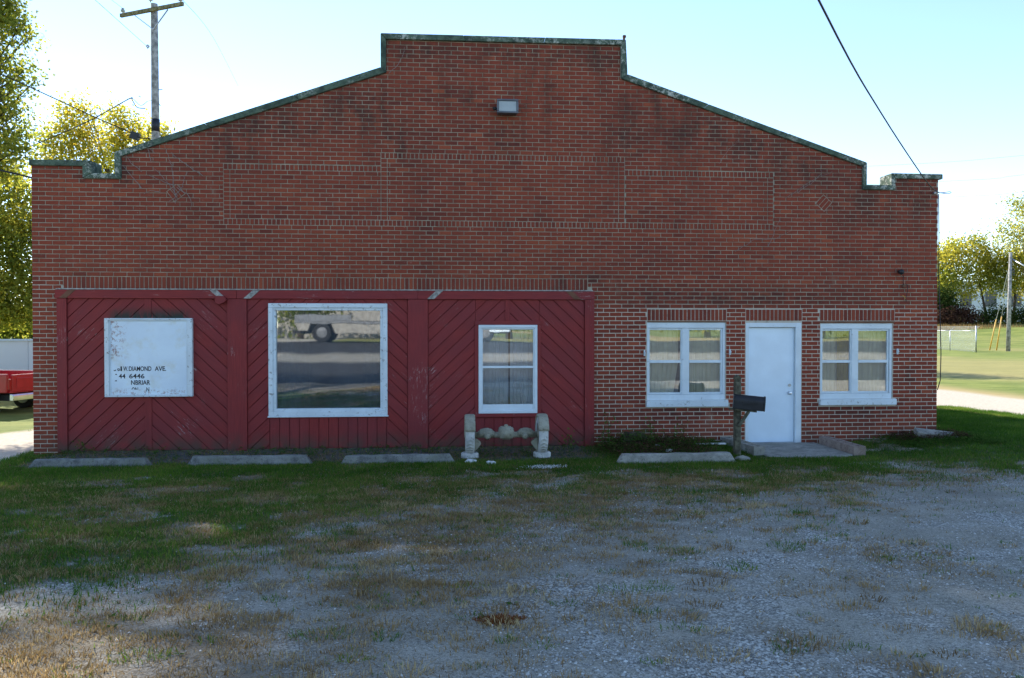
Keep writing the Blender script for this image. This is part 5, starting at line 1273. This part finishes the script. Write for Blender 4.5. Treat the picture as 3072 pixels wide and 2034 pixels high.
# dead thatch among the lawn
n = 420000; X = RNG.uniform(-1, 18, n); Y = RNG.uniform(-10, 1, n); k = (RNG.random(n) < (.28*f_green(X, Y)*ss(.5, .7, fbm(X, Y, 1.0, 71))+.75*f_dry(X, Y))) & obstacles(X, Y) & (np.abs((X-6.9)/(Y+13.6)-.08) < .75) & (f_drive(X, Y) < .5)
X, Y = X[k], Y[k]; n = len(X)
blades('dry_thatch', X, Y, RNG.uniform(.015, .045, n), RNG.uniform(.004, .008, n), np.abs(RNG.normal(0, 1.4, n)), M['dryb'], np.clip(RNG.normal(.35, .2, n), 0, 1))
# tufts
def tufts(name, n0, dens, m, hr, nb, rad, seed_t=.5, spread=.9, w0=.0035, w1=.007):
    X = RNG.uniform(-.5, 16, n0); Y = RNG.uniform(-10.1, -1.7, n0); k = (RNG.random(n0) < dens(X, Y)) & (np.abs((X-6.9)/(Y+13.6)-.08) < .72)
    X, Y = X[k], Y[k]; n = len(X); s = RNG.gamma(2.2, .33, n)+.25; s = np.clip(s, .25, 2.2); c = np.clip((nb*s*s).astype(int), 6, 260); i = np.repeat(np.arange(n), c)
    a = RNG.uniform(0, 2*np.pi, len(i)); r = rad*s[i]*np.sqrt(RNG.random(len(i))); el = RNG.uniform(.9, 2.4, n)[i]
    px, py = X[i]+np.cos(a)*r*el, Y[i]+np.sin(a)*r
    l = RNG.uniform(.1, 1, len(i))*spread; ld = np.stack([np.cos(a)*l, np.sin(a)*l, np.zeros(len(i))], 1)+RNG.normal(size=(len(i), 3))*np.array([.25, .25, 0])
    tb = RNG.normal(0, .2, n)[i]
    return blades(name, px, py, RNG.uniform(.35, 1, len(i))*hr*(.55+.45*s[i]), RNG.uniform(w0, w1, len(i)), ld, m, np.clip(RNG.normal(seed_t, .16, len(i))+tb, 0, 1), True)
front = lambda X, Y: ss(-2.3, -3.0, Y)
tufts('dry_tufts', 26000, lambda X, Y: (f_dry(X, Y)*.62+.06*ss(.45, .6, fbm(X, Y, 1.1, 14))+.012)*(1-.75*ss(11, 12.5, X+.2*(-Y-6)))*ss(-2.6, -3.6, Y), M['dryb'], .040, 20, .050, .52, .95)
tufts('green_tufts', 8000, lambda X, Y: (f_dry(X, Y)*.34+.04)*(1-.8*ss(11, 12.5, X))*ss(-2.6, -3.6, Y), M['blade'], .036, 20, .045, .55, 1.1)
tufts('tall_straws', 1500, lambda X, Y: f_dry(X, Y)*.35*ss(-5, -6, Y), M['dryb'], .11, 5, .06, .75, .7, .002, .004)
# broad-leaf weeds: flat rosettes
def rosettes(name, n0, dens, m, size, nb, xr=(-.5, 16), yr=(-10, -1.3), zo=.0, lift=.4):
    X = RNG.uniform(*xr, n0); Y = RNG.uniform(*yr, n0); k = (RNG.random(n0) < dens(X, Y)) & obstacles(X, Y); X, Y = X[k], Y[k]; n = len(X)
    i = np.repeat(np.arange(n), nb); N_ = len(i); a = RNG.uniform(0, 2*np.pi, N_); s = size*RNG.uniform(.5, 1.2, n)[i]; r = RNG.uniform(.2, 1.6, N_)*s
    cx, cy = X[i]+np.cos(a)*r, Y[i]+np.sin(a)*r; cz = gz(cx, cy)+.006+zo*RNG.random(N_)+RNG.random(N_)*s*lift
    d = np.stack([np.cos(a), np.sin(a), RNG.uniform(-.2, .6, N_)], 1)*s[:, None]*.6; e = np.stack([-np.sin(a), np.cos(a), RNG.uniform(-.4, .4, N_)], 1)*s[:, None]*.38
    c = np.stack([cx, cy, cz], 1); V = np.stack([c-d, c+e, c+d, c-e], 1).reshape(-1, 3)
    return tag(nmesh(name, V, np.arange(len(V)).reshape(-1, 4), m, tint=np.clip(RNG.normal(.5, .22, N_), 0, 1)), kind='stuff')
rosettes('clover', 9000, lambda X, Y: f_green(X, Y)*.7*ss(.4, .6, fbm(X, Y, .8, 81))+.1*f_dry(X, Y)*ss(.5, .62, fbm(X, Y, .6, 83)), M['weedl'], .022, 9)
rosettes('wall_weeds', 2600, lambda X, Y: .25+.75*ss(9.2, 9.8, X)*(1-ss(10.9, 11.6, X)), M['weedl'], .030, 10, (.4, 11.7), (-1.25, -.08), .05, 1.5)
rosettes('stump_weeds', 900, lambda X, Y: np.exp(-((X-9.95)/.42)**2-((Y+.6)/.35)**2), M['weedl'], .034, 9, (9.1, 11.0), (-1.3, -.1), .16, 3.4)
rosettes('russet_weeds', 900, lambda X, Y: ss(9.2, 9.8, X)*(1-ss(10.6, 11.4, X)), M['leafr'], .030, 9, (9.1, 11.6), (-1.5, -.08), .09, 2.6)
rosettes('corner_greens', 1200, lambda X, Y: ss(14.0, 14.8, X), M['weedl'], .026, 8, (13.8, 16.2), (-1.2, -.05), .05, 1.6)
rosettes('corner_weeds', 1100, lambda X, Y: ss(14.4, 15.0, X), M['leafr'], .024, 8, (14.2, 15.9), (-.8, -.05), .07, 2.0)
rosettes('fallen_leaves', 3600, lambda X, Y: .35+.3*f_green(X, Y), M['dryb'], .018, 1, (-.5, 16), (-9.8, -.1))
# rust coloured weed patch in the gravel
n = 1500; a = RNG.uniform(0, 2*np.pi, n); r = np.sqrt(RNG.random(n)); X = 7.19+np.cos(a)*r*.15*(1+.25*np.sin(a*3)); Y = -8.83+np.sin(a)*r*.11
blades('rust_weed_patch', X, Y, RNG.uniform(.012, .045, n)*(1.15-r*.7), RNG.uniform(.004, .008, n), np.abs(RNG.normal(0, .8, n)), M['orange'], np.clip(RNG.normal(.5, .2, n), 0, 1))
# weeds growing up the wall: a few separate stalks
for k, (x, y, h, lb) in enumerate(((9.62, -.12, .52, 'thin green weed stalk against the brick beside the red post'), (10.35, -.14, .42, 'leafy weed stalk against the brick right of the stump'), (10.95, -.12, .36, 'short weed stalk against the brick below the paired window'), (.86, -.14, .16, 'small bright green weed at the foot of the left boards'), (9.5, -.35, .30, 'bushy green weed in front of the right end of the red timber'), (8.9, -.30, .22, 'low weed at the foot of the red boards right of the sculpture'))):
    z = gzf(x, y); t = thing('weed_plant', lb, 'weed', (x, y, z), 'weeds along the foot of the wall')
    MB().tube([(x, y, z), (x+.02, y, z+h*.5), (x-.01, y+.02, z+h)], [.005, .004, .002], 5).build('stem', M['weedl'], t)
    leaf_cloud('leaves', [(x, y-.02, z+h*f) for f in (.35, .6, .85)], [.05, .05, .04], 60, .045, M['weedl'], t, (x, y, z), .1, 6)
# loose gravel stones
n0 = 150000; X = RNG.uniform(-.2, 16.5, n0); Y = -10.1+RNG.random(n0)**1.6*8.0
k = (np.abs((X-6.9)/(Y+13.6)-.08) < .72) & (RNG.random(n0) < ss(.44, .70, fbm(X, Y, 1.1, 111))*(1-.8*f_green(X, Y))*(1-.45*f_dry(X, Y))*1.0+.04)
X, Y = X[k], Y[k]; n = len(X); s = RNG.gamma(3.0, .0013, n)+.0022; s = np.clip(s, .003, .013)
oc = np.array([(1, 0, 0), (0, 1, 0), (-1, 0, 0), (0, -1, 0), (0, 0, .7), (0, 0, -.5)], float)
J = oc[None]*(1+RNG.uniform(-.35, .35, (n, 6, 1))); a = RNG.uniform(0, 2*np.pi, n); ca, sa = np.cos(a)[:, None], np.sin(a)[:, None]
Vx = J[:, :, 0]*ca-J[:, :, 1]*sa; Vy = J[:, :, 0]*sa+J[:, :, 1]*ca
V = np.stack([Vx, Vy, J[:, :, 2]], -1)*s[:, None, None]+np.stack([X, Y, gz(X, Y)+s*.2], -1)[:, None, :]
o8 = np.array([(0, 1, 4), (1, 2, 4), (2, 3, 4), (3, 0, 4)])
F3 = (np.arange(n)[:, None, None]*6+o8[None]).reshape(-1, 3)
tag(nmesh('gravel', V.reshape(-1, 3), F3, M['stones'], tint=np.repeat(np.clip(RNG.normal(.5, .28, n), 0, 1), 4)), kind='stuff')
# white gravel spill in the grass
n = 420; X = 8.25+RNG.normal(0, .13, n); Y = -2.26+RNG.normal(0, .10, n); s = RNG.uniform(.005, .013, n)
J = oc[None]*(1+RNG.uniform(-.35, .35, (n, 6, 1))); V = J*s[:, None, None]+np.stack([X, Y, gz(X, Y)+s*.4+.012], -1)[:, None, :]
tag(nmesh('gravel_spill', V.reshape(-1, 3), (np.arange(n)[:, None, None]*6+o8[None]).reshape(-1, 3), M['stones'], tint=np.full(n*4, .95)), kind='stuff')
print('BRICKS', len(BR), 'TRIS', sum(len(o.data.polygons) for o in SC.objects if o.type == 'MESH'))
